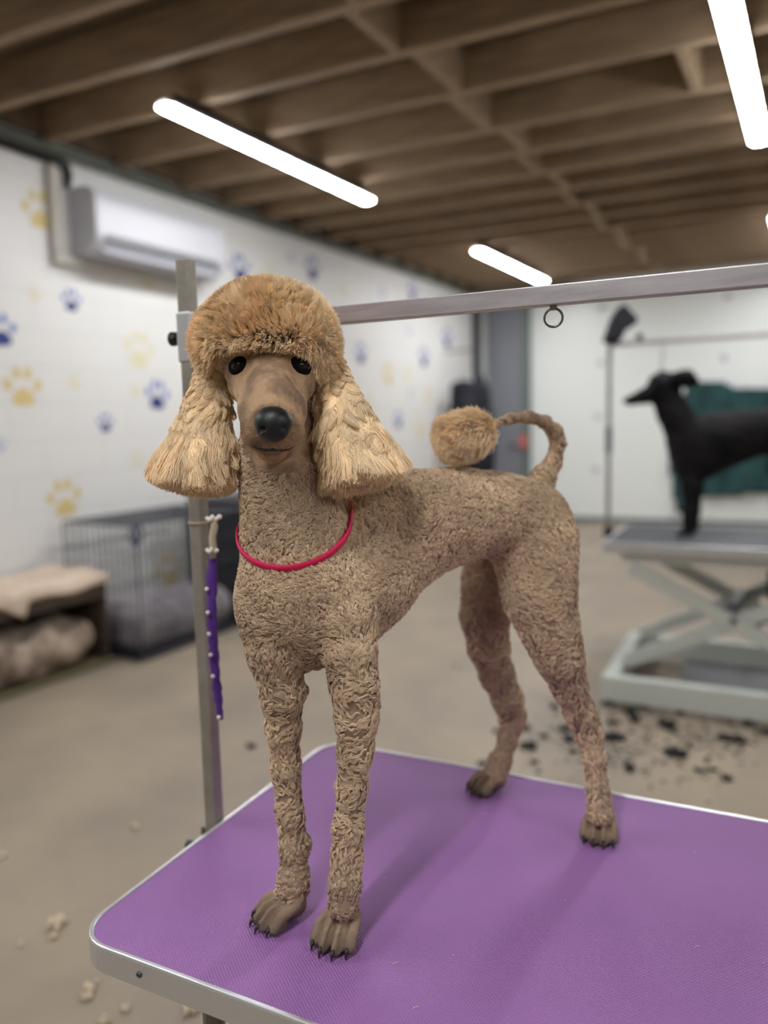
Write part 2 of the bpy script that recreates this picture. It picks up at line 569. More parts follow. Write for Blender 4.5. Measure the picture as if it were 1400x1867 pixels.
# ------------------------------------------------------------------ surface nets over a signed distance grid
def value_noise(p, freq, seed, dims=3):
    r = np.random.default_rng(seed)
    out = np.zeros((len(p), dims))
    for k in range(7):
        kv = r.normal(size=(3, dims)) * freq
        out += np.sin(p @ kv + r.uniform(0, 6.28, dims))
    return out / 7 * 1.6


class SDF:
    def __init__(s, lo, hi, h):
        s.lo, s.h = np.array(lo, float), h
        s.n = np.ceil((np.array(hi) - s.lo) / h).astype(int) + 1
        s.g = np.full(s.n, .06, np.float32)

    def _region(s, lo, hi):
        a = np.maximum(((np.array(lo) - s.lo) / s.h).astype(int), 0)
        b = np.minimum(((np.array(hi) - s.lo) / s.h).astype(int) + 2, s.n)
        if np.any(b <= a):
            return None
        ax = [s.lo[i] + s.h * np.arange(a[i], b[i]) for i in range(3)]
        return (slice(a[0], b[0]), slice(a[1], b[1]), slice(a[2], b[2])), ax[0][:, None, None], ax[1][None, :, None], ax[2][None, None, :]

    def _merge(s, sl, d, k, sub):
        g = s.g[sl]
        if sub:
            d = -d
            h = np.clip(.5 - .5 * (g - d) / k, 0, 1)
            s.g[sl] = g * (1 - h) + d * h + k * h * (1 - h)
        else:
            h = np.clip(.5 + .5 * (g - d) / k, 0, 1)
            s.g[sl] = g * (1 - h) + d * h - k * h * (1 - h)

    def cone(s, a, b, ra, rb, k=.02, sub=False):
        a, b = np.array(a, float), np.array(b, float)
        m = max(ra, rb) + .06 + k
        r = s._region(np.minimum(a, b) - m, np.maximum(a, b) + m)
        if r is None:
            return
        sl, X, Y, Z = r
        ab = b - a
        L2 = ab @ ab + 1e-12
        t = np.clip(((X - a[0]) * ab[0] + (Y - a[1]) * ab[1] + (Z - a[2]) * ab[2]) / L2, 0, 1)
        d = np.sqrt((X - a[0] - t * ab[0]) ** 2 + (Y - a[1] - t * ab[1]) ** 2 + (Z - a[2] - t * ab[2]) ** 2) - (ra + (rb - ra) * t)
        s._merge(sl, d.astype(np.float32), k, sub)

    def chain(s, pts, k=.02):
        """pts: (point, radius)"""
        for (a, ra), (b, rb) in zip(pts[:-1], pts[1:]):
            s.cone(a, b, ra, rb, k)

    def ell(s, c, rad, axes=None, k=.02, sub=False):
        c = np.array(c, float)
        rad = np.array(rad, float)
        A = np.eye(3) if axes is None else np.array(axes, float)
        m = rad.max() + .06 + k
        r = s._region(c - m, c + m)
        if r is None:
            return
        sl, X, Y, Z = r
        q = [((X - c[0]) * A[i][0] + (Y - c[1]) * A[i][1] + (Z - c[2]) * A[i][2]) for i in range(3)]
        k0 = np.sqrt(sum((q[i] / rad[i]) ** 2 for i in range(3)))
        k1 = np.sqrt(sum((q[i] / rad[i] ** 2) ** 2 for i in range(3))) + 1e-9
        d = k0 * (k0 - 1) / k1
        s._merge(sl, d.astype(np.float32), k, sub)

    def sample(s, p):
        q = (np.atleast_2d(p) - s.lo) / s.h
        i = np.clip(q.astype(int), 0, s.n - 2)
        f = q - i
        out = 0
        for dx in (0, 1):
            for dy in (0, 1):
                for dz in (0, 1):
                    w = (f[:, 0] if dx else 1 - f[:, 0]) * (f[:, 1] if dy else 1 - f[:, 1]) * (f[:, 2] if dz else 1 - f[:, 2])
                    out = out + w * s.g[i[:, 0] + dx, i[:, 1] + dy, i[:, 2] + dz]
        return out

    def mesh(s, smooth=2):
        g = s.g
        ins = g < 0
        c = ins[:-1, :-1, :-1].astype(np.int8)
        tot = np.zeros_like(c)
        offs = [(x, y, z) for x in (0, 1) for y in (0, 1) for z in (0, 1)]
        n = np.array(g.shape) - 1
        for x, y, z in offs:
            tot += ins[x:x + n[0], y:y + n[1], z:z + n[2]]
        act = np.argwhere((tot > 0) & (tot < 8))
        idx = -np.ones(n, np.int64)
        idx[act[:, 0], act[:, 1], act[:, 2]] = np.arange(len(act))
        acc = np.zeros((len(act), 3))
        cnt = np.zeros(len(act))
        for o1 in offs:
            for ax in range(3):
                if o1[ax]:
                    continue
                o2 = list(o1)
                o2[ax] = 1
                v1 = g[act[:, 0] + o1[0], act[:, 1] + o1[1], act[:, 2] + o1[2]]
                v2 = g[act[:, 0] + o2[0], act[:, 1] + o2[1], act[:, 2] + o2[2]]
                mk_ = (v1 < 0) != (v2 < 0)
                t = np.where(mk_, v1 / np.where(v1 == v2, 1, v1 - v2), 0)
                p = np.array(o1, float)[None, :].repeat(len(act), 0)
                p[:, ax] += t
                acc += p * mk_[:, None]
                cnt += mk_
        V = s.lo + s.h * (act + acc / cnt[:, None])
        F = []
        for ax in range(3):
            a1, a2 = (ax + 1) % 3, (ax + 2) % 3
            sh = [slice(None)] * 3
            lo_, hi_ = list(sh), list(sh)
            lo_[ax], hi_[ax] = slice(0, -1), slice(1, None)
            A, B = ins[tuple(lo_)], ins[tuple(hi_)]
            e = np.argwhere(A != B)
            ok = (e[:, a1] > 0) & (e[:, a2] > 0) & (e[:, a1] < n[a1]) & (e[:, a2] < n[a2])
            e = e[ok]
            sg = A[e[:, 0], e[:, 1], e[:, 2]]
            q = []
            for d1, d2 in ((0, 0), (-1, 0), (-1, -1), (0, -1)):
                c2 = e.copy()
                c2[:, a1] += d1
                c2[:, a2] += d2
                q.append(idx[c2[:, 0], c2[:, 1], c2[:, 2]])
            q = np.stack(q, 1)
            q = np.where(sg[:, None], q, q[:, ::-1])
            F.append(q)
        F = np.concatenate(F)
        for _ in range(smooth):
            S = np.zeros_like(V)
            C_ = np.zeros(len(V))
            for i in range(4):
                np.add.at(S, F[:, i], V[F[:, (i + 1) % 4]])
                np.add.at(S, F[:, i], V[F[:, (i + 3) % 4]])
                np.add.at(C_, F[:, i], 2)
            V = V * .5 + .5 * S / C_[:, None]
        return V, F


def vnormals(V, F):
    n = np.cross(V[F[:, 2]] - V[F[:, 0]], V[F[:, 3]] - V[F[:, 1]])
    N_ = np.zeros_like(V)
    for i in range(4):
        np.add.at(N_, F[:, i], n)
    return N_ / (np.linalg.norm(N_, axis=1)[:, None] + 1e-12)


def scatter(V, F, N_, count, seed, weight=None):
    """random points with normals on a quad mesh"""
    r = np.random.default_rng(seed)
    T = np.concatenate([F[:, [0, 1, 2]], F[:, [0, 2, 3]]])
    ar = np.linalg.norm(np.cross(V[T[:, 1]] - V[T[:, 0]], V[T[:, 2]] - V[T[:, 0]]), axis=1)
    if weight is not None:
        ar = ar * weight(V[T].mean(1))
    c = np.cumsum(ar)
    t = np.searchsorted(c, r.uniform(0, c[-1], count))
    u, v = r.uniform(size=(2, count))
    fl = u + v > 1
    u, v = np.where(fl, 1 - u, u), np.where(fl, 1 - v, v)
    w = np.stack([1 - u - v, u, v], 1)
    P = (V[T[t]] * w[:, :, None]).sum(1)
    Nn = (N_[T[t]] * w[:, :, None]).sum(1)
    return P, Nn / np.linalg.norm(Nn, axis=1)[:, None]


def unit(a):
    return a / (np.linalg.norm(a, axis=-1)[..., None] + 1e-12)


def strands(name, pts, r0, r1, material, parent, tone=None):
    """pts: (count, k, 3) world positions"""
    n, k, _ = pts.shape
    hc = bpy.data.hair_curves.new(name)
    hc.add_curves([k] * n)
    pos = (pts - org(parent)).reshape(-1).astype(np.float32)
    hc.position_data.foreach_set('vector', pos)
    rad = hc.attributes.get('radius') or hc.attributes.new('radius', 'FLOAT', 'POINT')
    rr_ = np.linspace(0, 1, k)
    base = r0 + (r1 - r0) * rr_ ** 1.5
    rad.data.foreach_set('value', np.tile(base, n).astype(np.float32))
    ta = hc.attributes.new('tone', 'FLOAT', 'CURVE')
    if tone is None:
        tone = .3 + .35 * value_noise(pts[:, 0], 110, 99, 1)[:, 0]
    ta.data.foreach_set('value', np.asarray(tone, np.float32))
    hc.materials.append(material)
    o = bpy.data.objects.new(name, hc)
    COL.objects.link(o)
    o.parent = parent
    o['org'] = org(parent).tolist()
    return o


# ------------------------------------------------------------------ our grooming table
ZT = .72
TA = math.radians(3.6)
TL, TW = np.array([math.cos(TA), math.sin(TA), 0]), np.array([-math.sin(TA), math.cos(TA), 0])
TC = np.array([-.862, .622, 0])          # front left corner
LEN, WID = 1.22, .70


def rrect(off, r, z, n=8):
    """rounded rectangle outline, inset by off"""
    pts = []
    for cx_, cy_, a in ((LEN - r, r, -90), (LEN - r, WID - r, 0), (r, WID - r, 90), (r, r, 180)):
        for k in range(n + 1):
            t = math.radians(a + 90 * k / n)
            rr_ = r - off
            x, y = cx_ + rr_ * math.cos(t), cy_ + rr_ * math.sin(t)
            pts.append(TC + TL * x + TW * y + [0, 0, z])
    return pts


table = empty('grooming_table', TC + TL * LEN / 2 + TW * WID / 2, 'near grooming table with purple textured mat and silver rounded edge', 'table')
prof = [(0.001, ZT - .036), (0, ZT - .034), (0, ZT - .001), (.0012, ZT + .0015), (.0025, ZT + .0022), (.006, ZT + .0022), (.0072, ZT + .001), (.0072, ZT - .036)]
rings = [rrect(o_, .06, z) for o_, z in prof]
n = len(rings[0])
v = [q for r_ in rings for q in r_]
f = []
for i in range(len(prof)):
    j = (i + 1) % len(prof)
    for k in range(n):
        f.append([i * n + k, i * n + (k + 1) % n, j * n + (k + 1) % n, j * n + k])
MB().add(v, f).build('edge_frame', M['alu_w'], table, smooth=False)
top = rrect(.0073, .06, ZT)
bot = rrect(.0073, .06, ZT - .034)
MB().add(top + bot, [list(range(n)), list(range(n, 2 * n))[::-1]] + [[i, n + i, n + (i + 1) % n, (i + 1) % n] for i in range(n)]).build('mat', M['mat'], table)
for dx in (.125, .42, .8, 1.12):
    p = TC + TL * dx + [0, 0, ZT - .016]
    s_ = MB().tube([p - TW * .0001, p - TW * .002, p - TW * .0028], [.0045, .004, .002], 12).build('screw', M['chrome'], table, smooth=True)
    MB().bar(p - TW * .0029 - TL * .003, p - TW * .0029 + TL * .003, .0008, .0008).build('slot', M['blackp'], s_)
for x, y in ((.14, .12), (LEN - .14, .12), (LEN - .14, WID - .12), (.14, WID - .12)):
    p = TC + TL * x + TW * y
    lg = MB().tube([p + [0, 0, .0], p + [0, 0, ZT - .036]], .016, 12).build('leg', M['chrome'], table, smooth=False)
    MB().tube([p + [0, 0, .0], p + [0, 0, .03]], .022, 12).build('rubber_foot', M['blackp'], lg)
MB().bar(TC + TL * .14 + TW * .12 + [0, 0, .25], TC + TL * (LEN - .14) + TW * .12 + [0, 0, .25], .02, .02).build('stretcher', M['chrome'], table)
MB().bar(TC + TL * .14 + TW * (WID - .12) + [0, 0, .25], TC + TL * (LEN - .14) + TW * (WID - .12) + [0, 0, .25], .02, .02).build('stretcher', M['chrome'], table)

# ------------------------------------------------------------------ grooming arm clamped to the table
PX = np.array([-.898, .951, 0])
arm = empty('grooming_rail', PX + [0, 0, .66], 'silver upright post with long crossbar clamped to the near purple table', 'grooming rail')
PXa = PX


def rail(a, b_, w, h, name, material, parent, bev=.002):
    return MB().bar(a, b_, w, h, up=TW if abs((np.array(b_) - np.array(a))[2]) > .02 else (0, 0, 1)).build(name, material, parent, bevel=bev)


rail(PX + [0, 0, .655], PX + [0, 0, 1.668], .024, .024, 'post', M['steel_post'], arm, .003)
rail(PX + [0, 0, 1.505], PX + [0, 0, 1.585], .029, .029, 'sleeve', M['alu_w'], arm, .003)
kp = PX - TL * .015 + [0, 0, 1.545]
MB().tube([kp, kp - TL * .008, kp - TL * .009, kp - TL * .021, kp - TL * .023], [.004, .004, .011, .012, .009], 10).build('knob', M['blackp'], arm)
BZ = 1.5572
rail(PX + TL * .016 + [0, 0, BZ], PX + TL * 1.20 + [0, 0, BZ], .020, .0250, 'crossbar', M['alu_bar'], arm, .0015)
rp = onplane(1008, 560, 2, BZ - .016)
rp = PX + TL * ((at(1008, 560, 1.1) - PX) @ TL) + [0, 0, BZ - .0158]
# find the spot on the bar straight under pixel column 1008
for t in np.linspace(.3, .9, 400):
    p = PX + TL * t + [0, 0, BZ - .0125]
    c = ROT.T @ (p - CAM)
    if 700 + 1400 * c[0] / -c[2] >= 1008:
        rp = p
        break
lug = MB().box((-.004, -.003, -.006), (.004, .003, .001), o=rp).build('ring_lug', M['chrome'], arm)
ringp = [rp + [0, 0, -.0155] + .0115 * (TL * math.cos(a) * .97 + TW * math.cos(a) * .2 + np.array([0, 0, math.sin(a)])) for a in np.linspace(0, 2 * math.pi, 33)]
MB().tube(ringp, .0016, 8, cap=False).build('ring', M['chrome'], arm, smooth=True)
# clamp that grips the table edge
cl = PX
b = MB().bar(cl + TL * -.014 + [0, 0, .66], cl + TL * .036 + [0, 0, .66], .04, .012)
b.bar(cl + TL * -.010 + [0, 0, .654], cl + TL * -.010 + [0, 0, .70], .04, .006, up=TW)
b.build('clamp', M['chrome'], arm, bevel=.002)
kk = cl - TL * .018 - TW * .035 + [0, 0, .684]
MB().tube([kk + TL * .012, kk, kk - TL * .001, kk - TL * .014], [.003, .003, .009, .009], 10).build('clamp_knob', M['blackp'], arm)

# ------------------------------------------------------------------ beaded purple loop hanging on the post
PDEP = 1.222
lead = empty('grooming_loop', at(386, 945, PDEP - .03), 'purple fabric grooming loop edged with white beads hanging on the silver post', 'grooming loop')
pts = [(388, 1015), (386, 1060), (386, 1110), (388, 1160), (391, 1210), (396, 1255), (400, 1295), (403, 1312)]
wd = [18, 21, 18, 20, 18, 17, 14, 8]
pts3 = [at(x, y, PDEP + .012 * (y - 1000) / 300) for x, y in pts]
vv, ff = [], []
sub = 5
NP = (len(pts3) - 1) * sub + 1
RI = ROT @ np.array([1, 0, 0.])
FW = ROT @ np.array([0, 0, 1.])
for i in range(NP):
    t = i / sub
    j = min(int(t), len(pts3) - 2)
    u_ = t - j
    p = pts3[j] * (1 - u_) + pts3[j + 1] * u_
    w_ = (wd[j] * (1 - u_) + wd[j + 1] * u_) / 1400 * PDEP / 2 * (1 + .12 * math.sin(i * 2.1))
    tw = .35 * math.sin(i * .9)
    r_ = RI * math.cos(tw) + FW * math.sin(tw)
    nn = FW * math.cos(tw) - RI * math.sin(tw)
    for s_, d_ in ((-1, 0), (-.5, .0035), (.5, .0035), (1, 0), (.5, -.003), (-.5, -.003)):
        vv.append(p + r_ * w_ * s_ + nn * d_)
for i in range(NP - 1):
    for k in range(6):
        ff.append([i * 6 + k, i * 6 + (k + 1) % 6, (i + 1) * 6 + (k + 1) % 6, (i + 1) * 6 + k])
ff += [list(range(6)), [(NP - 1) * 6 + k for k in range(6)]]
MB().add(vv, ff).build('strap', M['purple_cloth'], lead, smooth=True)
for x, y in ((377, 1074), (379, 1117), (381, 1156), (384, 1194), (388, 1233), (399, 1308)):
    MB().ball(at(x, y, PDEP - .006), .0034, 8).build('bead', M['pearl'], lead, smooth=True)
for cy_, n_ in ((945, 6), (1003, 5)):
    for k in range(n_):
        MB().ball(at(378 + (22 if cy_ < 990 else 17) * k / (n_ - 1), cy_ + 3 * math.sin(k * 2.3), PDEP - .012 - .004 * math.sin(k * 1.7)), .0034 + .0006 * (k % 2), 8).build('bead', M['pearl'], lead, smooth=True)
MB().tube([at(388, 943, PDEP - .01), at(391, 960, PDEP - .008), at(387, 980, PDEP - .008), at(389, 1000, PDEP - .008), at(388, 1018, PDEP - .006)], [.004, .006, .0055, .006, .004], 8).build('lace_ribbon', M['lace'], lead, smooth=True)
hk = [PX + [0, 0, 1.235] - TW * .014 + TL * .0, ]
loop = []
for k in range(25):
    a = 2 * math.pi * k / 24
    loop.append(PX + [0, 0, 1.243] + TL * .0150 * math.cos(a) * (1 + .12 * abs(math.sin(2 * a))) + TW * .0150 * math.sin(a) * (1 + .12 * abs(math.sin(2 * a))))
MB().tube(loop, .0018, 6, cap=False).build('hanging_loop', M['lace'], lead, smooth=True)

# ------------------------------------------------------------------ the apricot poodle
BODY = SDF((-.86, .52, .70), (-.06, 1.50, 1.66), .0027)
px = lambda r, d: r * d / 1400


def P3(*q):
    """(x, y, depth, radius in pixels at that depth) -> (point, radius)"""
    return (at(q[0], q[1], q[2]), px(q[3], q[2]))


def run(lst, k=.02):
    BODY.chain([P3(*q) for q in lst], k)


# trunk: upper and lower chains make a deep narrow chest
run([(590, 1040, 1.09, 82), (655, 965, 1.125, 78), (740, 945, 1.14, 84), (830, 937, 1.175, 79), (905, 938, 1.215, 72), (962, 952, 1.245, 70)], .03)
run([(560, 1090, 1.05, 112), (618, 1095, 1.07, 90), (680, 1055, 1.10, 78), (750, 1005, 1.14, 56), (830, 975, 1.18, 46)], .03)
run([(500, 1090, 1.035, 72), (505, 1150, 1.04, 60)], .02)
run([(618, 1090, 1.035, 66), (622, 1150, 1.03, 60)], .02)
# neck
run([(512, 740, 1.05, 62), (511, 830, 1.045, 72), (524, 900, 1.04, 82), (538, 975, 1.045, 96), (548, 1050, 1.05, 110)], .02)
# pelvis, rump
run([(962, 955, 1.245, 72), (976, 990, 1.235, 69), (981, 1045, 1.22, 64)], .03)
# near hind leg
run([(976, 1030, 1.22, 68), (984, 1090, 1.215, 62), (1003, 1150, 1.21, 50), (1020, 1200, 1.215, 40), (1037, 1250, 1.23, 29), (1057, 1300, 1.25, 25), (1073, 1338, 1.262, 24)], .022)
run([(1073, 1338, 1.262, 24), (1083, 1385, 1.255, 20), (1090, 1440, 1.248, 21), (1093, 1485, 1.24, 25)], .012)
run([(1060, 1262, 1.255, 8), (1082, 1322, 1.275, 12)], .015)
# far hind leg
run([(880, 990, 1.33, 36), (884, 1060, 1.335, 40), (884, 1120, 1.345, 43), (890, 1180, 1.36, 35), (906, 1230, 1.38, 29), (925, 1275, 1.40, 26), (935, 1312, 1.418, 23)], .02)
run([(935, 1312, 1.418, 22), (925, 1350, 1.415, 18), (913, 1388, 1.412, 18), (905, 1415, 1.405, 21)], .012)
run([(940, 1270, 1.42, 9), (951, 1308, 1.43, 9)], .012)
# front legs
run([(492, 1120, 1.03, 60), (500, 1190, 1.03, 48), (515, 1262, 1.035, 39), (517, 1330, 1.045, 30), (521, 1400, 1.055, 26), (528, 1480, 1.063, 24), (536, 1545, 1.068, 26), (534, 1590, 1.068, 25), (528, 1632, 1.064, 28)], .014)
run([(632, 1130, 1.01, 56), (638, 1190, 1.005, 47), (646, 1250, 1.0, 42), (650, 1310, 1.005, 37), (647, 1370, 1.01, 31), (641, 1440, 1.013, 27), (635, 1510, 1.016, 27), (633, 1560, 1.016, 27), (630, 1610, 1.012, 29), (623, 1650, 1.010, 28)], .014)
run([(560, 1150, 1.03, 45), (566, 1185, 1.035, 38)], .02)
run([(676, 1262, 1.02, 14), (684, 1285, 1.03, 10)], .015)
run([(552, 1262, 1.05, 10), (558, 1256, 1.055, 7)], .012)
run([(556, 1535, 1.08, 11), (562, 1548, 1.085, 6)], .01)
# tail
run([(978, 905, 1.27, 32), (990, 872, 1.275, 23), (1008, 845, 1.275, 15.5), (1018, 808, 1.27, 14), (1011, 785, 1.26, 13), (994, 770, 1.245, 12), (962, 760, 1.22, 11), (930, 763, 1.20, 10.5), (895, 776, 1.18, 10)], .010)
# skull, cheeks, muzzle
run([(490, 640, 1.03, 88), (490, 600, 1.04, 88)], .02)
run([(458, 700, 1.0, 42), (455, 650, 1.0, 50)], .02)
run([(534, 700, 1.0, 40), (534, 650, 1.0, 50)], .02)
run([(492, 688, .972, 50), (496, 730, .935, 41), (498, 758, .905, 33)], .016)
run([(452, 700, .990, 30), (466, 755, .950, 29)], .016)
run([(541, 700, .990, 29), (527, 755, .950, 29)], .016)
run([(470, 745, .945, 36), (473, 785, .918, 36)], .014)
run([(522, 745, .945, 36), (521, 785, .918, 36)], .014)
run([(497, 790, .935, 44), (497, 770, .96, 50)], .014)
run([(497, 812, .918, 24), (497, 812, .96, 32), (505, 810, 1.0, 40)], .006)
# eye sockets
for ex in (433, 549):
    BODY.ell(at(ex, 668, .940), (.015, .015, .010), k=.008, sub=True)


def paw(cx_, cy_, dirang, width=.058, ln=1.0, pd=0.0):
    """four toes and a pad standing on the mat under pixel (cx_, cy_)"""
    c = onplane(cx_, cy_, 2, ZT)
    f_ = np.array([math.cos(dirang), math.sin(dirang), 0])
    s_ = np.array([-f_[1], f_[0], 0])
    z = np.array([0, 0, 1.])
    BODY.cone(c - f_ * .010 + z * .022, c - f_ * .018 + z * .052, .0205, .0195, .016)
    BODY.ell(c - f_ * .010 + z * .018, (.0255, .0235, .017), k=.008)
    BODY.cone(c - f_ * .010 + z * .034, c + f_ * .002 + z * .026, .0185, .0120, .010)
    claws = []
    for lat, fw_ in ((-1, -.010), (-.36, .0), (.36, .0), (1, -.010)):
        k0 = c + s_ * lat * width * .36 + f_ * (-.002 + fw_) * ln + z * .028
        k1 = c + s_ * lat * width * .44 + f_ * (.024 + fw_) * ln + z * .0225
        k2 = c + s_ * lat * width * .47 + f_ * (.037 + fw_) * ln + z * .0105
        BODY.cone(k0, k1, .0114, .0116, .003)
        BODY.cone(k1, k2, .0116, .0112, .0015)
        BODY.cone(c + s_ * lat * width * .40 + f_ * (.02 + fw_) + z * .008, k2, .0095, .0105, .002)
        claws.append((k2 + f_ * .003 + z * .003, k2 + f_ * .0095 + z * .0003, k2 + f_ * .0125 - z * .0095))
    for lat in (-.70, 0, .70):
        g0 = c + s_ * lat * width * .36 + f_ * (.002 - .004 * abs(lat)) + z * .037
        g1 = c + s_ * lat * width * .45 + f_ * .028 + z * .024
        g2 = c + s_ * lat * width * .48 + f_ * .042 + z * .008
        GROOVES.append((g0, g1, g2))
    return claws


CLAWS, GROOVES = [], []
CLAWS += paw(518, 1677, math.radians(-118), .052, .95)
CLAWS += paw(621, 1711, math.radians(-82), .052, .95)
CLAWS += paw(1093, 1524, math.radians(-80), .048, .9)
CLAWS += paw(893, 1441, math.radians(-125), .048, .9)
BODY.g += .0030
for g0, g1, g2 in GROOVES:
    BODY.cone(g0, g1, .0036, .0052, .0015, sub=True)
    BODY.cone(g1, g2, .0052, .0050, .0015, sub=True)
# flat soles
BODY.g[:, :, :int((ZT + .0006 - BODY.lo[2]) / BODY.h) + 1] = .05

BV, BF = BODY.mesh(2)
BN = vnormals(BV, BF)
# keep only the main shape
d = value_noise(BV, 260, 3, 1)[:, 0] * .0008 + value_noise(BV, 90, 4, 1)[:, 0] * .001
zrel = BV[:, 2] - ZT
headd = np.linalg.norm(BV - at(495, 720, .96), axis=1)
amp = np.clip((headd - .10) / .05, 0.15, 1) * np.clip((zrel - .02) / .05, .1, 1)
BV = BV + BN * (d * amp)[:, None]
dog_org = (at(560, 1500, 1.15) * [1, 1, 0]) + [0, 0, ZT]
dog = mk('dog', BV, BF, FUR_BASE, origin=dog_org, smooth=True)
tag(dog, 'apricot poodle with clipped body and round topknot standing on the purple mat', 'dog')


def project_out(P_, N_, off):
    return P_ + N_ * off


# short crinkled curls lying on the clipped coat
def body_w(p):
    z_ = p[:, 2] - ZT
    w_ = np.ones(len(p))
    w_[z_ < .034] = 0
    hd = np.linalg.norm(p - at(495, 735, .945), axis=1)
    w_ *= np.where(hd < .095, 0, 1)
    return w_


rs = np.random.default_rng(5)


def locks(name, V, F, N_, wfun, nl, per, seed, length=(.012, .020), amp=(.0016, .0030), K=9, spread=.0014, lift=.0019, flowf=42, gravity=.5):
    """small S-shaped curls, each a bundle of strands, lying over the skin"""
    C_, Cn = scatter(V, F, N_, nl, seed, wfun)
    flow = unit(value_noise(C_, flowf, seed + 10) + np.array([.0, .0, -gravity]))
    tg = unit(flow - Cn * (flow * Cn).sum(1)[:, None])
    bt = np.cross(Cn, tg)
    zr = C_[:, 2] - ZT
    sc_ = np.clip((zr - .01) / .12, .5, 1) * (1 - .42 * np.clip((zr - .34) / .10, 0, 1))
    L_ = rs.uniform(*length, nl) * sc_
    A_ = rs.uniform(*amp, nl) * sc_
    ph_ = rs.uniform(0, 6.28, nl)
    fr_ = rs.uniform(5.0, 9.5, nl)
    lf = rs.uniform(.5, 1.3, nl) * lift * sc_
    tone = np.clip(.45 + .45 * rs.normal(size=nl) * .6 + .25 * value_noise(C_, 60, seed + 5, 1)[:, 0], -.3, 1.3)
    out = np.zeros((nl, per, K, 3))
    for j in range(per):
        u_ = rs.normal(size=nl) * spread * .8
        v_ = np.abs(rs.normal(size=nl)) * spread * .55
        sh = rs.uniform(-.12, .12, nl)
        st_ = C_ - tg * (L_ * .5)[:, None]
        for k in range(K):
            t = k / (K - 1)
            env = math.sin(math.pi * min(t * 1.15, 1)) ** .6 if t > 0 else 0
            hgt = lf * (math.sin(math.pi * t) * .9 + .25 * t) + v_ * env
            out[:, j, k] = st_ + tg * ((t + sh * t) * L_)[:, None] + bt * (A_ * np.sin(ph_ + fr_ * t) * (.5 + .5 * t) + u_ * (.5 + .5 * env))[:, None] + Cn * hgt[:, None]
    tn = np.repeat(tone, per) + rs.normal(size=nl * per) * .08
    # keep roots on the curved skin
    pts_ = out.reshape(nl * per, K, 3)
    flat = pts_.reshape(-1, 3)
    for _ in range(2):
        dd = BODY.sample(flat)
        e_ = .001
        g_ = np.stack([BODY.sample(flat + np.eye(3)[i] * e_) - dd for i in range(3)], 1) / e_
        push = np.maximum(.0004 - dd, 0)
        pull = np.maximum(dd - lift * 2.0, 0)
        flat = flat + unit(g_) * (push - pull)[:, None]
    strands(name, flat.reshape(nl * per, K, 3), .00040, .00022, M['coat'], dog, tone=tn)


def torso_w(p):
    return body_w(p) * (1 + 1.6 * np.clip((p[:, 2] - ZT - .34) / .10, 0, 1))


locks('coat', BV, BF, BN, torso_w, 34000, 9, 11)

# velvet on face, short and flat
def face_w(p):
    hd = np.linalg.norm(p - at(495, 735, .945), axis=1)
    w_ = np.where(hd < .10, 1.0, 0)
    for g0, g1, g2 in GROOVES:
        for gq in (g0, g1, (g1 + g2) / 2):
            w_ *= np.where(np.linalg.norm(p - gq, axis=1) < .007, 0, 1)
    for q, r_ in (((498, 774, .868), .026), ((433, 666, .95), .012), ((549, 666, .95), .012)):
        w_ *= np.where(np.linalg.norm(p - at(*q), axis=1) < r_, 0, 1)
    return w_


n = 75000
Pp, Nn = scatter(BV, BF, BN, n, 12, face_w)
nose_c = at(498, 772, .88)
flow = unit(unit(Pp - nose_c) + .45 * value_noise(Pp, 90, 22))
tan = unit(flow - Nn * (flow * Nn).sum(1)[:, None])
L = rs.uniform(.005, .009, n) * np.clip((Pp[:, 2] - ZT) / .25, .25, 1)
pts = np.zeros((n, 4, 3))
for k in range(4):
    t = k / 3
    pts[:, k] = Pp + tan * (t * L)[:, None] + Nn * (.0001 + .0010 * math.sin(t * 1.8) * rs.uniform(.4, 1, n))[:, None]
strands('face_fur', pts, .00036, .00015, M['facefur'], dog)


def scissor(pts_, f):
    """cut each strand where f rises through 1"""
    n_, K_, _ = pts_.shape
    bad = f > 1
    first = np.where(bad.any(1), bad.argmax(1), K_ - 1)
    ar_ = np.arange(n_)
    prev = np.maximum(first - 1, 0)
    f0, f1 = f[ar_, prev], f[ar_, first]
    fr_ = np.where(bad.any(1), np.clip((1 - f0) / np.maximum(f1 - f0, 1e-6), 0, 1), 1)
    te = prev + fr_
    te = np.where(bad[:, 0], 0, te)
    tt_ = te[:, None] * np.linspace(0, 1, K_)[None, :]
    i0 = np.minimum(tt_.astype(int), K_ - 2)
    u_ = (tt_ - i0)[:, :, None]
    return pts_[ar_[:, None], i0] * (1 - u_) + pts_[ar_[:, None], i0 + 1] * u_


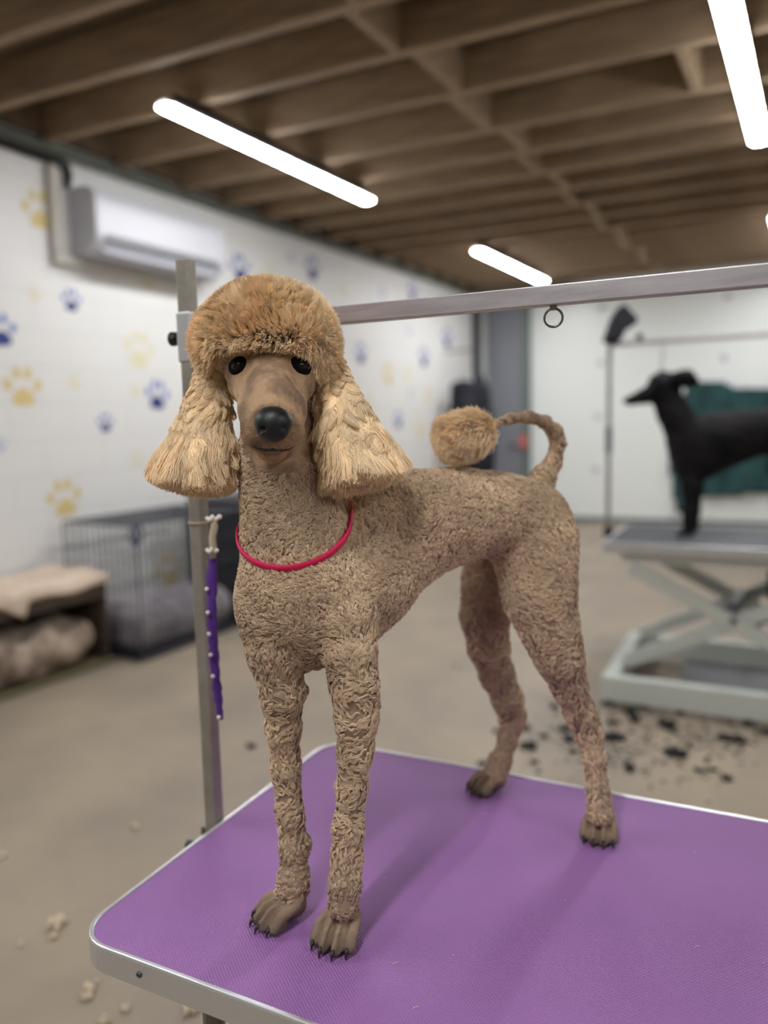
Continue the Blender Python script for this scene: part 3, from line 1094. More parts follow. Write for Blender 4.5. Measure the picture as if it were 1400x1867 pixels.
def furry(name, sdf, count, length, dirfun, limit, mat_base, mat_fur, seed, K=7, wav=.0016, clump=.35, droop=0.0, r0=.00040, r1=.00014, label=None, stray=.030, nlock=1500, cstr=.62, sink=.003):
    # a base shape with scissored strands grown over it
    V, F = sdf.mesh(2)
    N_ = vnormals(V, F)
    base = mk(name, V - N_ * sink, F, mat_base, parent=dog, smooth=True)
    if label:
        base['label'] = label
    P_, Nn_ = scatter(V, F, N_, count, seed)
    r = np.random.default_rng(seed)
    D = dirfun(P_, Nn_)
    D = unit(D + clump * value_noise(P_, 70, seed + 1) + .5 * clump * value_noise(P_, 190, seed + 2) + .10 * r.normal(size=P_.shape))
    LL = length(P_, r)
    side = unit(np.cross(D, Nn_ + 1e-3))
    ph_ = value_noise(P_, 60, seed + 3, 1)[:, 0] * 4
    pts_ = np.zeros((count, K, 3))
    for k in range(K):
        t = k / (K - 1)
        q = P_ + D * (t * LL)[:, None] + side * (wav * np.sin(ph_ + t * 8) * t)[:, None] + np.array([0, 0, -1.]) * (droop * t * t * LL)[:, None]
        pts_[:, k] = q
    # strands gather into pointed locks
    gi = r.choice(count, nlock, replace=False)
    kd = kdtree.KDTree(nlock)
    for i_, g_i in enumerate(gi):
        kd.insert(P_[g_i], i_)
    kd.balance()
    own = np.array([kd.find(q_)[1] for q_ in P_])
    gd = pts_[gi][own]
    wt = (np.linspace(0, 1, K) ** 1.1 * cstr)[None, :, None]
    pts_ = pts_ * (1 - wt) + gd * wt
    ltone = r.normal(size=nlock)[own]
    flat = pts_.reshape(-1, 3)
    off = np.tile(np.linspace(-.002, .005, K), count) * np.repeat(r.uniform(.3, 1, count), K)
    for _ in range(3):
        dd = sdf.sample(flat)
        g_ = np.stack([sdf.sample(flat + np.eye(3)[i] * .0015) - dd for i in range(3)], 1)
        flat = flat + unit(g_) * np.clip(off - dd, 0, .02)[:, None]
    pts_ = flat.reshape(count, K, 3)
    if limit:
        pts_ = limit(pts_, r)
    seg = np.linalg.norm(np.diff(pts_, axis=1), axis=2).max(1)
    tot = np.linalg.norm(pts_[:, -1] - pts_[:, 0], axis=1)
    tip = sdf.sample(pts_[:, -1])
    ok_ = (tip < stray) & (seg < .02) & (tot > .0015)
    pts_ = pts_[ok_]
    tone_ = .55 + .22 * value_noise(pts_[:, 0], 90, seed + 7, 1)[:, 0] + .26 * ltone[ok_] + .14 * r.normal(size=len(pts_))
    strands('fur', pts_, r0, r1, mat_fur, base, tone=tone_)
    return base


# topknot dome
axr0, axu0, axf0 = ROT @ np.array([1., 0, 0]), ROT @ np.array([0, 1., 0]), ROT @ np.array([0, 0, 1.])
TK = SDF(at(485, 600, 1.04) - .17, at(485, 600, 1.04) + .17, .0035)
TK.ell(at(487, 628, 1.045), (.080, .070, .074), [axr0, axu0, axf0], k=.01)
TK.cone(at(394, 646, 1.03), at(425, 612, 1.03), .026, .032, .02)
TK.cone(at(582, 644, 1.03), at(560, 610, 1.03), .026, .034, .02)
TK.cone(at(440, 622, .976), at(540, 620, .976), .021, .021, .02)
TK.cone(at(392, 648, 1.005), at(418, 628, .990), .015, .011, .02)
TK.cone(at(586, 646, 1.005), at(564, 626, .990), .015, .011, .02)
tkc = at(485, 640, 1.06)
fringe_c = at(488, 700, .93)


def tk_dir(p, nrm):
    rad_ = unit(p - tkc)
    low = np.clip((at(488, 595, 1.0)[2] - p[:, 2]) / .03, 0, 1) * np.clip(((p - tkrad) @ axf) / .05, 0, 1)
    return unit(.8 * rad_ + .5 * nrm + np.array([0, 0, .12]) - low[:, None] * np.array([0, 0, 1.35]))


tkrad = at(486, 630, 1.045)
axr = ROT @ np.array([1., 0, 0])
axu = ROT @ np.array([0, 1., 0])
axf = ROT @ np.array([0, 0, 1.])


def tk_limit(pts_, r):
    # scissored to an even dome
    q = pts_ - tkrad
    a_, b_, c_ = q @ axr, q @ axu, q @ axf
    pw = np.where(a_ < 0, 1.78, 2.05)
    e = (np.abs(a_ / .1045) ** pw + np.abs(b_ / np.where(b_ > 0, .0900, .085)) ** pw + np.abs(c_ / .118) ** pw) ** (1 / pw)
    lim = 1.0 + .02 * r.normal(size=(len(pts_), 1)) + .03 * value_noise(pts_[:, 0], 60, 5, 1)
    f = e / lim
    # trimmed fringe, and hair clipped clear of the eyes
    fl_ = .0285 + .034 * np.clip((np.abs(a_ + .002) - .050) / .030, 0, 1)
    f = np.maximum(f, np.where(c_ > .02, -b_ / (fl_ + .002 * r.normal(size=(len(pts_), 1))), 0))
    for ex in (434, 548):
        e0 = at(ex, 668, .955)
        d0 = unit(at(ex, 668, .85) - e0)
        w_ = pts_ - e0
        al = w_ @ d0
        rad_ = np.linalg.norm(w_ - al[:, :, None] * d0, axis=2)
        f = np.where(al > -.02, np.maximum(f, (.0105 + .0022 * r.normal(size=(len(pts_), 1))) / np.maximum(rad_, 1e-4)), f)
    return scissor(pts_, f)


furry('topknot', TK, 85000, lambda p, r: r.uniform(.018, .038, len(p)), tk_dir, tk_limit, M['longbase'], M['crownfur'], 41, wav=.0014, clump=.45, K=7, nlock=2600, cstr=.55,
      label='rounded fluffy apricot topknot')


# ears
def make_ear(root, ctrl, R, seed, name, count=42000):
    lo = np.min([c[0] for c in ctrl], 0) - .10
    hi = np.max([c[0] for c in ctrl], 0) + .10
    E_ = SDF(lo, hi, .0035)
    for i in range(0, len(ctrl) - 1, 2):
        E_.cone(ctrl[i][0], ctrl[i + 1][0], ctrl[i][1], ctrl[i + 1][1], .012)

    def dfun(p, nrm):
        vr = root + np.array([0, 0, .06])
        return unit(unit(p - vr) + .05 * nrm + np.array([0, 0, -.10]))

    def lim(pts_, r):
        q = pts_ - root
        dd = np.linalg.norm(q, axis=2)
        tgt = R(unit(q[:, -1])) * (1 + .014 * r.normal(size=len(pts_)))
        return scissor(pts_, dd / tgt[:, None])

    return furry(name, E_, count, lambda p, r: np.clip(np.linalg.norm(p - root, axis=1) * .62, .016, .085) * r.uniform(.6, 1.15, len(p)), dfun, lim, M['longbase'], M['longfur'], seed, K=10, wav=.0038, clump=.26,
                 r0=.00042, r1=.00022, label='long feathered apricot ear', stray=.022, nlock=700, cstr=.72, sink=.004)


def ctrlpts(root, rr_, ends):
    out = []
    for (x, y, d_, r_) in ends:
        out += [(at(*root), px(rr_, root[2])), (at(x, y, d_), px(r_, d_))]
    return out


rootL = (388, 672, 1.035)
mk_R = lambda base_, lat, lim_: base_
eL = ctrlpts(rootL, 18, [(300, 845, 1.02, 15), (328, 860, 1.0, 23), (362, 866, .995, 25), (394, 860, 1.01, 20), (412, 845, 1.03, 13)])
rl = at(*rootL)
make_ear(rl, eL, lambda u_: np.full(len(u_), .172), 51, 'ear')
rootR = (600, 668, 1.045)
eR = ctrlpts(rootR, 18, [(603, 866, 1.0, 17), (628, 870, .99, 24), (660, 868, .99, 25), (692, 856, 1.0, 21), (714, 836, 1.02, 14)])
rr2 = at(*rootR)
make_ear(rr2, eR, lambda u_: np.full(len(u_), .180), 52, 'ear')

# tail pompom
PM = SDF(at(840, 797, 1.15) - .12, at(840, 797, 1.15) + .12, .003)
PM.cone(at(866, 782, 1.165), at(826, 802, 1.135), px(22, 1.16), px(19, 1.13), .02)
PM.cone(at(880, 788, 1.165), at(845, 788, 1.15), px(22, 1.16), px(30, 1.13), .02)
pr = at(915, 772, 1.19)


def pdir(p, nrm):
    wild = (np.random.default_rng(3).uniform(size=len(p)) < .35)[:, None]
    return unit(1.0 * unit(p - (pr + (pr - at(800, 815, 1.12)) * .6)) + (.25 + .75 * wild) * nrm)


def plim(pts_, r):
    q = pts_ - pr
    dd = np.linalg.norm(q, axis=2)
    tgt = .119 * (1 + .02 * r.normal(size=len(pts_)))
    u0 = unit(at(783, 822, 1.122) - at(907, 772, 1.18))
    wv = pts_ - at(843, 798, 1.15)
    al = wv @ u0
    pe = np.linalg.norm(wv - al[:, :, None] * u0, axis=2)
    el = ((np.abs(al) / np.where(al < 0, .050, .062)) ** 2.6 + (pe / .036) ** 2.6) ** (1 / 2.6)
    return scissor(pts_, np.maximum(dd / tgt[:, None], el / (1 + .11 * r.normal(size=(len(pts_), 1)) + .08 * value_noise(pts_[:, -1], 130, 8, 1))))
    return scissor(pts_, dd / tgt[:, None])


furry('tail_pompom', PM, 34000, lambda p, r: r.uniform(.028, .060, len(p)), pdir, plim, M['longbase'], M['crownfur'], 61, wav=.0030, clump=.30, K=9, nlock=500, cstr=.55, label='fluffy tail pompom')

# nose leather, fine grid
NS = SDF(at(498, 774, .89) - .04, at(498, 774, .89) + .04, .0009)
nax = [axr, axu, axf]
NS.ell(at(498, 770, .884), (px(35, .88), px(26, .88), .017), nax, k=.004)
NS.ell(at(498, 788, .885), (px(24, .88), px(18, .88), .014), nax, k=.010)
NS.ell(at(498, 757, .90), (px(27, .9), px(15, .9), .018), nax, k=.010)
for sx in (-1, 1):
    NS.ell(at(498 + sx * 21, 781, .868), (.0045, .0034, .008), nax, k=.003, sub=True)
    NS.ell(at(498 + sx * 30, 788, .872), (.0045, .0020, .007), nax, k=.002, sub=True)
NS.ell(at(498, 795, .866), (.0010, .010, .004), nax, k=.002, sub=True)
V, F = NS.mesh(1)
mk('nose', V, F, M['nose'], parent=dog, smooth=True)
# eyes with dark rims, lips: laid on the skin


def skin(x, y, d0=.84, d1=1.1):
    ts = np.linspace(d0, d1, 500)
    P_ = np.array([at(x, y, t) for t in ts])
    v_ = BODY.sample(P_)
    i_ = np.argwhere(v_ < 0)
    return ts[i_[0][0]] if len(i_) else d1


for ex, s_ in ((434, -1), (548, 1)):
    dc_ = skin(ex, 666)
    pc = at(ex, 667, dc_)
    gn = np.array([BODY.sample(pc + np.eye(3)[i] * .006)[0] - BODY.sample(pc - np.eye(3)[i] * .006)[0] for i in range(3)])
    gn = gn / np.linalg.norm(gn)
    gr = axr - gn * (axr @ gn)
    gr /= np.linalg.norm(gr)
    gu = np.cross(gn, gr)
    lb = MB().ball((0, 0, 0), 1.0, 14)
    lb.v = [tuple(pc - gn * .0025 + gr * (.0168 * q[0]) + gu * (.0130 * q[1] - .004 * q[0] * s_ * .3) + gn * (.0088 * q[2])) for q in lb.v]
    eb = MB().ball((0, 0, 0), 1.0, 14)
    eb.v = [tuple(pc - gn * .0025 + gr * (.0120 * q[0]) + gu * (.0095 * q[1]) + gn * (.0100 * q[2])) for q in eb.v]
    e = eb.build('eye', M['lens'], dog, smooth=True)
    lb.build('eyelid', M['lid'], e, smooth=True)
mp_ = [(456, 806), (462, 811), (470, 815), (484, 819), (498, 819), (512, 819), (526, 817), (536, 811), (543, 805)]
MB().tube([at(x, y, skin(x, y) + .0010) for x, y in mp_], [.0010, .0022, .0030, .0034, .0030, .0034, .0030, .0022, .0010], 10).build('lips', M['lip'], dog, smooth=True)
for a_, b_, c_ in CLAWS:
    MB().tube([a_, b_, c_ * .5 + b_ * .5 + [0, 0, .001], c_ + [0, 0, .0012]], [.0030, .0025, .0018, .0006], 8).build('claw', M['claw'], dog, smooth=True)

# ------------------------------------------------------------------ pink collar, fitted round the neck
cc = at(537, 960, 1.04)
fr = at(520, 1045, .96)
a2 = unit(fr - cc)
a1 = unit(axr - a2 * (axr @ a2) + .0 * axu)
tiltv = at(638, 938, 1.04) - at(434, 962, 1.04)
a1 = unit(tiltv - a2 * (tiltv @ a2))
nrm = np.cross(a1, a2)
ring_in = []
NC = 96
for k in range(NC):
    th = 2 * math.pi * k / NC
    dr = a1 * math.cos(th) + a2 * math.sin(th)
    ts = np.linspace(.03, .16, 400)
    vals = BODY.sample(cc + dr * ts[:, None])
    out_ = np.argwhere(vals > 0)
    ring_in.append(ts[out_[0][0]] if len(out_) else .1)
th_ = 2 * math.pi * np.arange(NC) / NC
ring_in = np.minimum(np.array(ring_in), 1 / np.sqrt((np.cos(th_) / .078) ** 2 + (np.sin(th_) / .103) ** 2))
for _ in range(12):
    ring_in = np.maximum(ring_in, (np.roll(ring_in, 1) + np.roll(ring_in, -1)) / 2)
ring_in += .0030
vv, ff = [], []
for k in range(NC):
    th = 2 * math.pi * k / NC
    dr = a1 * math.cos(th) + a2 * math.sin(th)
    for o_, h_ in ((0, -.0045), (.0024, -.0045), (.0030, 0), (.0024, .0045), (0, .0045)):
        vv.append(cc + dr * (ring_in[k] + o_) + nrm * h_)
for k in range(NC):
    for j in range(5):
        ff.append([k * 5 + j, k * 5 + (j + 1) % 5, ((k + 1) % NC) * 5 + (j + 1) % 5, ((k + 1) % NC) * 5 + j])
collar = MB().add(vv, ff).build('dog_collar', M['pink'], smooth=True)
tag(collar, 'thin bright pink collar round the neck of the apricot poodle', 'collar')

# ------------------------------------------------------------------ black poodle on the far table
BD = SDF(at(1330, 830, 4.2) - [.75, .55, .75], at(1330, 830, 4.2) + [.95, .55, .75], .011)


def brun(lst, k=.04):
    BD.chain([P3(*q) for q in lst], k)


D0 = 4.02
brun([(1262, 800, D0, 34), (1300, 803, D0, 46), (1345, 795, D0, 44), (1400, 787, D0 - .02, 38), (1450, 790, D0 - .03, 38)], .05)
brun([(1255, 830, D0, 34), (1275, 838, D0, 34), (1320, 822, D0, 30)], .05)
brun([(1216, 722, D0, 24), (1230, 755, D0, 27), (1252, 800, D0, 36)], .04)
brun([(1204, 706, D0, 25), (1218, 704, D0, 24)], .02)
brun([(1196, 717, D0, 18), (1172, 723, D0, 13), (1149, 730, D0, 10)], .02)
brun([(1205, 735, D0, 14), (1210, 748, D0, 14)], .02)
brun([(1250, 850, D0 - .03, 20), (1257, 890, D0 - .05, 13), (1256, 930, D0 - .05, 11), (1254, 972, D0 - .05, 10)], .03)
brun([(1262, 850, D0 + .06, 20), (1268, 890, D0 + .08, 12), (1266, 930, D0 + .09, 10), (1263, 966, D0 + .10, 9)], .03)
brun([(1254, 972, D0 - .05, 10), (1240, 979, D0 - .07, 9)], .01)
brun([(1263, 966, D0 + .10, 9), (1250, 972, D0 + .08, 8)], .01)
brun([(1450, 800, D0 - .06, 36), (1440, 850, D0 - .10, 26), (1460, 900, D0 - .12, 14), (1480, 925, D0 - .12, 11), (1472, 975, D0 - .12, 10), (1458, 984, D0 - .14, 9)], .03)
brun([(1450, 800, D0 + .06, 32), (1425, 850, D0 + .09, 24), (1448, 895, D0 + .10, 13), (1462, 918, D0 + .1, 11), (1455, 965, D0 + .10, 10), (1442, 972, D0 + .08, 9)], .03)
brun([(1478, 765, D0 - .03, 12), (1500, 735, D0 - .03, 9), (1495, 705, D0 - .03, 9)], .02)
BD.g[:, :, :int((.784 - BD.lo[2]) / BD.h) + 1] = .05
V, F = BD.mesh(2)
N_ = vnormals(V, F)
V = V + N_ * (value_noise(V, 60, 9, 1) * .004)
bdog = mk('dog', V, F, M['blackdog'], origin=at(1330, 980, D0) * [1, 1, 0] + [0, 0, .784], smooth=True)
tag(bdog, 'black poodle standing side-on on the far grooming table', 'dog')
EB = SDF(at(1240, 700, D0) - .2, at(1240, 700, D0) + .2, .009)
EB.chain([P3(1232, 692, D0 - .06, 14), P3(1252, 690, D0 - .07, 15), P3(1264, 696, D0 - .07, 10)], .02)
EB.chain([P3(1200, 696, D0, 16), P3(1212, 690, D0, 14)], .02)
V, F = EB.mesh(2)
V = V + vnormals(V, F) * (value_noise(V, 120, 19, 1) * .006)
mk('topknot', V, F, M['blackdog'], parent=bdog, smooth=True)
b = MB().ball(at(1141, 731, D0), .017, 8)
b.build('nose', M['nose'], bdog, smooth=True)
MB().ball(at(1191, 711, D0 - .045), .011, 8).build('eye', M['lens'], bdog, smooth=True)

# ------------------------------------------------------------------ far grooming table with scissor lift
FT = np.array([-.930, 3.81, 0])
FA = math.radians(3.0)
fl_, fw2 = np.array([math.cos(FA), math.sin(FA), 0]), np.array([-math.sin(FA), math.cos(FA), 0])
FL, FWD, FZ = 1.28, .72, .784
ft = empty('grooming_table', FT + fl_ * FL / 2 + fw2 * FWD / 2, 'far grooming table with dark grey top on a pale scissor lift', 'table')


def fp(x, y, z):
    return FT + fl_ * x + fw2 * y + [0, 0, z]


MB().box((.012, .012, FZ - .012), (FL - .012, FWD - .012, FZ), o=FT, ang=FA).build('tabletop', M['greymat'], ft, bevel=.004)
b = MB()
for lo_, hi_ in (((0, 0, FZ - .05), (FL, .014, FZ + .004)), ((0, FWD - .014, FZ - .05), (FL, FWD, FZ + .004)), ((0, .014, FZ - .05), (.014, FWD - .014, FZ + .004)), ((FL - .014, .014, FZ - .05), (FL, FWD - .014, FZ + .004))):
    b.box(lo_, hi_, o=FT, ang=FA)
b.build('edge_frame', M['alu_w'], ft, bevel=.003)
b = MB()
for y in (.09, FWD - .09):
    b.box((.08, y - .025, FZ - .10), (FL - .08, y + .025, FZ - .051), o=FT, ang=FA)
for x in (.10, FL - .10):
    b.box((x - .025, .116, FZ - .099), (x + .025, FWD - .116, FZ - .052), o=FT, ang=FA)
b.build('upper_frame', M['lift'], ft, bevel=.004)
for y in (.09, FWD - .09):
    yy = y + (.0 if y < .4 else 0)
    MB().bar(fp(.12, yy - .014, .66), fp(1.10, yy - .014, .16), .026, .072).build('scissor_arm', M['lift'], ft, bevel=.003)
    MB().bar(fp(.10, yy + .014, .16), fp(1.12, yy + .014, .66), .026, .072).build('scissor_arm', M['lift'], ft, bevel=.003)
MB().tube([fp(.60, .06, .425), fp(.60, FWD - .06, .425)], .018, 10).build('pivot_rod', M['chrome'], ft)
MB().bar(fp(.58, .12, .44), fp(.62, FWD - .12, .44), .05, .07).build('cross_plate', M['ventdark'], ft, bevel=.003)
MB().box((.74, .26, .50), (1.05, .5, .66), o=FT, ang=FA).build('motor', M['blackp'], ft, bevel=.01)
MB().tube([fp(.66, .38, .33), fp(.95, .38, .52)], .028, 12).build('actuator', M['blackp'], ft)
b = MB()
for lo_, hi_ in (((.03, -.15, .03), (FL + .02, -.09, .15)), ((.03, FWD - .06, .03), (FL + .02, FWD, .15)), ((.03, -.089, .031), (.10, FWD - .061, .149)), ((FL - .05, -.089, .031), (FL + .02, FWD - .061, .149))):
    b.box(lo_, hi_, o=FT, ang=FA)
b.build('base_frame', M['lift'], ft, bevel=.004)
MB().box((.35, .05, .03), (1.2, FWD - .1, .045), o=FT, ang=FA).build('base_plate', M['ventdark'], ft)
for x, y in ((.06, -.12), (FL - .05, -.12), (FL - .05, FWD - .05), (.06, FWD - .05)):
    c0 = fp(x, y, 0)
    MB().tube([c0 + [0, 0, 0], c0 + [0, 0, .012], c0 + [0, 0, .0295]], [.03, .024, .02], 10).build('foot', M['blackp'], ft)
# grey shelf leaning in behind the lift
# its own arm: post, bar
fa = empty('grooming_rail', fp(.03, .74, FZ), 'thin silver post with crossbar fixed to the far grey table', 'grooming rail')

pb = np.array([-1.05, 4.43, 0]) + fl_ * .0
zb = onplane(1121, 628, 1, pb[1])[2]
MB().tube([pb + [0, 0, FZ - .06], pb + [0, 0, zb]], .013, 10).build('post', M['steel_post'], fa)
MB().bar(pb + [0, 0, zb] - fl_ * .01, pb + fl_ * 1.25 + [0, 0, zb], .022, .024).build('crossbar', M['alu_bar'], fa, bevel=.002)
MB().box((-.02, -.02, FZ - .07), (.03, .02, FZ - .005), o=pb, ang=FA).build('clamp', M['blackp'], fa, bevel=.003)
MB().tube([pb + [0, 0, 1.20], pb + [0, 0, 1.35]], .019, 10).build('sleeve', M['ventdark'], fa)
# navy cap draped over the far arm
dN = 4.23
capp = [(1110, 626), (1105, 622), (1117, 585), (1127, 567), (1135, 565), (1155, 590), (1152, 597), (1136, 607), (1128, 626)]
cv = [at(1128 + (x - 1128) * 1.18, 624 + (y - 626) * 1.08, dN) for x, y in capp]
b = MB().prism([p - axf * -.05 for p in cv], -axf * .10)
o = b.build('cap', M['navy'], bevel=.02, seg=3)
tag(o, 'navy blue cap perched on top of the far silver post', 'cap')
o = MB().ball(at(1166, 614, dN), .02, 8, (1, 1, 1)).tube([at(1166, 619, dN), at(1166, 625, dN)], .012, 8).build('clip', M['blackp'], smooth=True)
tag(o, 'small dark clip on the far crossbar beside the navy cap', 'clip')
# pale grooming noose from far bar to the black dog
t0 = at(1207, 632, 4.1)
tx = [p for p in (pb + fl_ * q + [0, 0, zb - .013] for q in np.linspace(.1, .6, 100)) if 700 + 1400 * (ROT.T @ (p - CAM))[0] / -(ROT.T @ (p - CAM))[2] >= 1207][0]
tt = [tx, tx + (at(1208, 655, 4.2) - tx) * .6, at(1208, 662, 4.2), at(1206, 676, 4.10)]
o = MB().tube(tt, [.004, .006, .012, .012], 8).build('grooming_noose', M['whitegrey'], smooth=True)
tag(o, 'pale grooming noose hanging from the far crossbar to the black poodle', 'grooming loop')

# ------------------------------------------------------------------ dark green cover on the far wall
gy = lambda x: None
gp = [(1226, 775), (1238, 735), (1252, 706), (1275, 698), (1295, 693), (1312, 694), (1335, 705), (1400, 706), (1480, 706), (1540, 712), (1555, 760), (1555, 860), (1540, 900), (1470, 903), (1400, 899), (1340, 903), (1285, 908), (1262, 905), (1248, 925), (1236, 937), (1226, 905), (1222, 850)]


def onback(x, y, off):
    d_ = ROT @ np.array([(x - 700) / 1400, -(y - 933.5) / 1400, -1.0])
    t = ((BW0 - JN * off - CAM) @ JN) / (d_ @ JN)
    return CAM + t * d_


nx, ny = 60, 44
gx = np.linspace(1220, 1558, nx)
gyv = np.linspace(690, 940, ny)
from math import sin


def inside(x, y, poly):
    c_ = False
    for i in range(len(poly)):
        x1, y1 = poly[i]
        x2, y2 = poly[i - 1]
        if (y1 > y) != (y2 > y) and x < (x2 - x1) * (y - y1) / (y2 - y1) + x1:
            c_ = not c_
    return c_


vid, vv, ff = {}, [], []
front = {}
for i in range(nx):
    for j in range(ny):
        fo = .10 + .035 * sin(gx[i] * .11 + .01 * gyv[j]) + .02 * sin(gx[i] * .27 + 1 + gyv[j] * .02)
        front[(i, j)] = onback(gx[i], gyv[j], fo)


def gv(i, j, back):
    key = (i, j, back)
    if key not in vid:
        p = front[(i, j)]
        vid[key] = len(vv)
        vv.append(p + JN * (.03 if back else 0))
    return vid[key]


cells = {(i, j) for i in range(nx - 1) for j in range(ny - 1) if inside((gx[i] + gx[i + 1]) / 2, (gyv[j] + gyv[j + 1]) / 2, gp)}
for (i, j) in cells:
    ff.append([gv(i, j, 0), gv(i, j + 1, 0), gv(i + 1, j + 1, 0), gv(i + 1, j, 0)])
    ff.append([gv(i, j, 1), gv(i + 1, j, 1), gv(i + 1, j + 1, 1), gv(i, j + 1, 1)])
    for (di, dj), (e0, e1) in {(-1, 0): ((0, 0), (0, 1)), (1, 0): ((1, 0), (1, 1)), (0, -1): ((0, 0), (1, 0)), (0, 1): ((0, 1), (1, 1))}.items():
        if (i + di, j + dj) not in cells:
            q0, q1 = (i + e0[0], j + e0[1]), (i + e1[0], j + e1[1])
            ff.append([gv(*q0, 0), gv(*q1, 0), gv(*q1, 1), gv(*q0, 1)])
o = MB().add(vv, ff).build('green_cover', M['green'], smooth=True)
tag(o, 'dark green cloth cover hanging on the far white wall behind the black poodle', 'cover')

# fixings on the far wall
for x, y, lab in ((1090, 760, 'small round grey fixing on the far wall, left of the far post at muzzle height'),
                  (1086, 857, 'small round grey fixing low on the far wall, left of the far post'),
                  (1320, 653, 'small round grey fixing on the far wall, straight above the green cover'),
                  (1327, 540, 'small round grey fixing on the far wall, just under the near crossbar at right'),
                  (1095, 662, 'small round grey fixing on the far wall, just below the navy cap'),
                  (1098, 560, 'small round grey fixing on the far wall, level with the tip of the navy cap')):
    p = onback(x, y, .002)
    o = MB().tube([p, p - JN * .012], [.045, .035], 12).build('wall_fixing', M['whitegrey'])
    tag(o, lab, 'wall fixing', 'round fixings on the far white wall')

# black coat hanging at the corner
CO = SDF((-4.2, 8.6, .4), (-3.3, 10.1, 2.6), .02)
dc = 9.75
c_ = lambda x, y, r_: (at(x, y, 9.6), px(r_, 9.6))
CO.chain([c_(845, 715, 22), c_(850, 760, 26), c_(855, 820, 26), c_(862, 850, 24)], .08)
CO.chain([c_(836, 708, 14), c_(836, 770, 15)], .05)
CO.chain([c_(870, 600, 3), c_(868, 700, 5)], .02)
CO.chain([c_(880, 712, 12), c_(890, 780, 14), c_(890, 848, 14)], .05)
CO.chain([c_(878, 690, 5), c_(868, 712, 14)], .05)
V, F = CO.mesh(1)
V = V + vnormals(V, F) * (value_noise(V, 14, 77, 1) * .02)
o = mk('coat', V, F, M['navy'], smooth=True)
ti = V[np.argmax(V[:, 2])]
MB().tube([[WX + .001, ti[1], ti[2] - .25], [ti[0], ti[1], ti[2] - .25]], .012, 8).build('hanger_hook', M['chrome'], o)
tag(o, 'black padded coat hanging in the far corner beside the grey door', 'coat')

# ------------------------------------------------------------------ air conditioner and its pipework
AY0, AY1, AZ0, AZ1 = 3.45, 4.62, 2.500, 2.925
ac = empty('air_conditioner', (WX, (AY0 + AY1) / 2, AZ0), 'white wall-mounted air conditioner high on the paw-print wall', 'air conditioner')
pf = [(WX + .002, AZ1), (WX + .16, AZ1), (WX + .235, AZ1 - .035), (WX + .255, AZ1 - .10), (WX + .255, AZ0 + .11), (WX + .235, AZ0 + .075), (WX + .17, AZ0 + .02), (WX + .13, AZ0), (WX + .002, AZ0)]
MB().prism([(x, AY0, z) for x, z in pf], (0, AY1 - AY0, 0)).build('housing', M['white'], ac, bevel=.012, seg=3)
for yy in (AY0 - .006, AY1 - .002):
    MB().prism([(x if x < WX + .01 else x - .004, yy, z) for x, z in pf], (0, .008, 0)).build('end_cap', M['white'], ac, bevel=.002)
MB().bar((WX + .247, AY0 + .06, AZ0 + .105), (WX + .247, AY1 - .06, AZ0 + .105), .02, .045).build('air_slot', M['ventdark'], ac)
MB().bar((WX + .21, AY0 + .05, AZ0 + .038), (WX + .21, AY1 - .05, AZ0 + .038), .10, .014, up=(.5, 0, .86)).build('louvre_flap', M['white'], ac, bevel=.004)
MB().box((WX + .256, AY1 - .3, AZ1 - .2), (WX + .2575, AY1 - .2, AZ1 - .185)).build('status_strip', M['whitegrey'], ac)
# square conduit
pd = [onplane(100, y, 0, WX + .03) for y in (312, 455)]
pd = [onplane(93, 312, 0, WX + .03)]
b = MB()
yv = pd[0][1]
b.box((WX + .002, yv - .03, 2.496), (WX + .06, yv + .03, 3.03))
b.box((WX + .002, yv - .03, 2.44), (WX + .055, 4.5, 2.495))
o = b.build('conduit', M['conduit'], bevel=.006)
tag(o, 'beige square conduit running down and under the air conditioner', 'conduit')
# black cable under the channel
cpts = [(WX + .03, y, 3.062 + .004 * math.sin(y * 7)) for y in np.linspace(1.2, 3.38, 14)] + [(WX + .035, 3.42, 3.05), (WX + .035, 3.44, 2.99), (WX + .035, 3.42, 2.92)]
o = MB().tube(cpts, [.022] * 14 + [.028, .028, .016], 8).build('cable', M['cable'], smooth=True)
tag(o, 'thick black cable under the metal channel ending by the air conditioner', 'cable')
for n0, xs, lab in ((NJ[16], (-1.62, -.75), 'black wavy cable tacked between joists beside the right-hand lamp'), (NJ[16], (-2.75, -1.88), 'black wavy cable tacked between joists left of the central noggings')):
    pts_ = []
    for k in range(24):
        x = xs[0] + (xs[1] - xs[0]) * k / 23
        q = jpoint(n0 + .30 + .03 * math.sin(k * 1.3), x)
        pts_.append(q + [0, 0, ZD - .02 + .01 * math.sin(k * 2.1)])
    tag(MB().tube(pts_, .012, 6).build('cable', M['cable'], smooth=True), lab, 'cable')


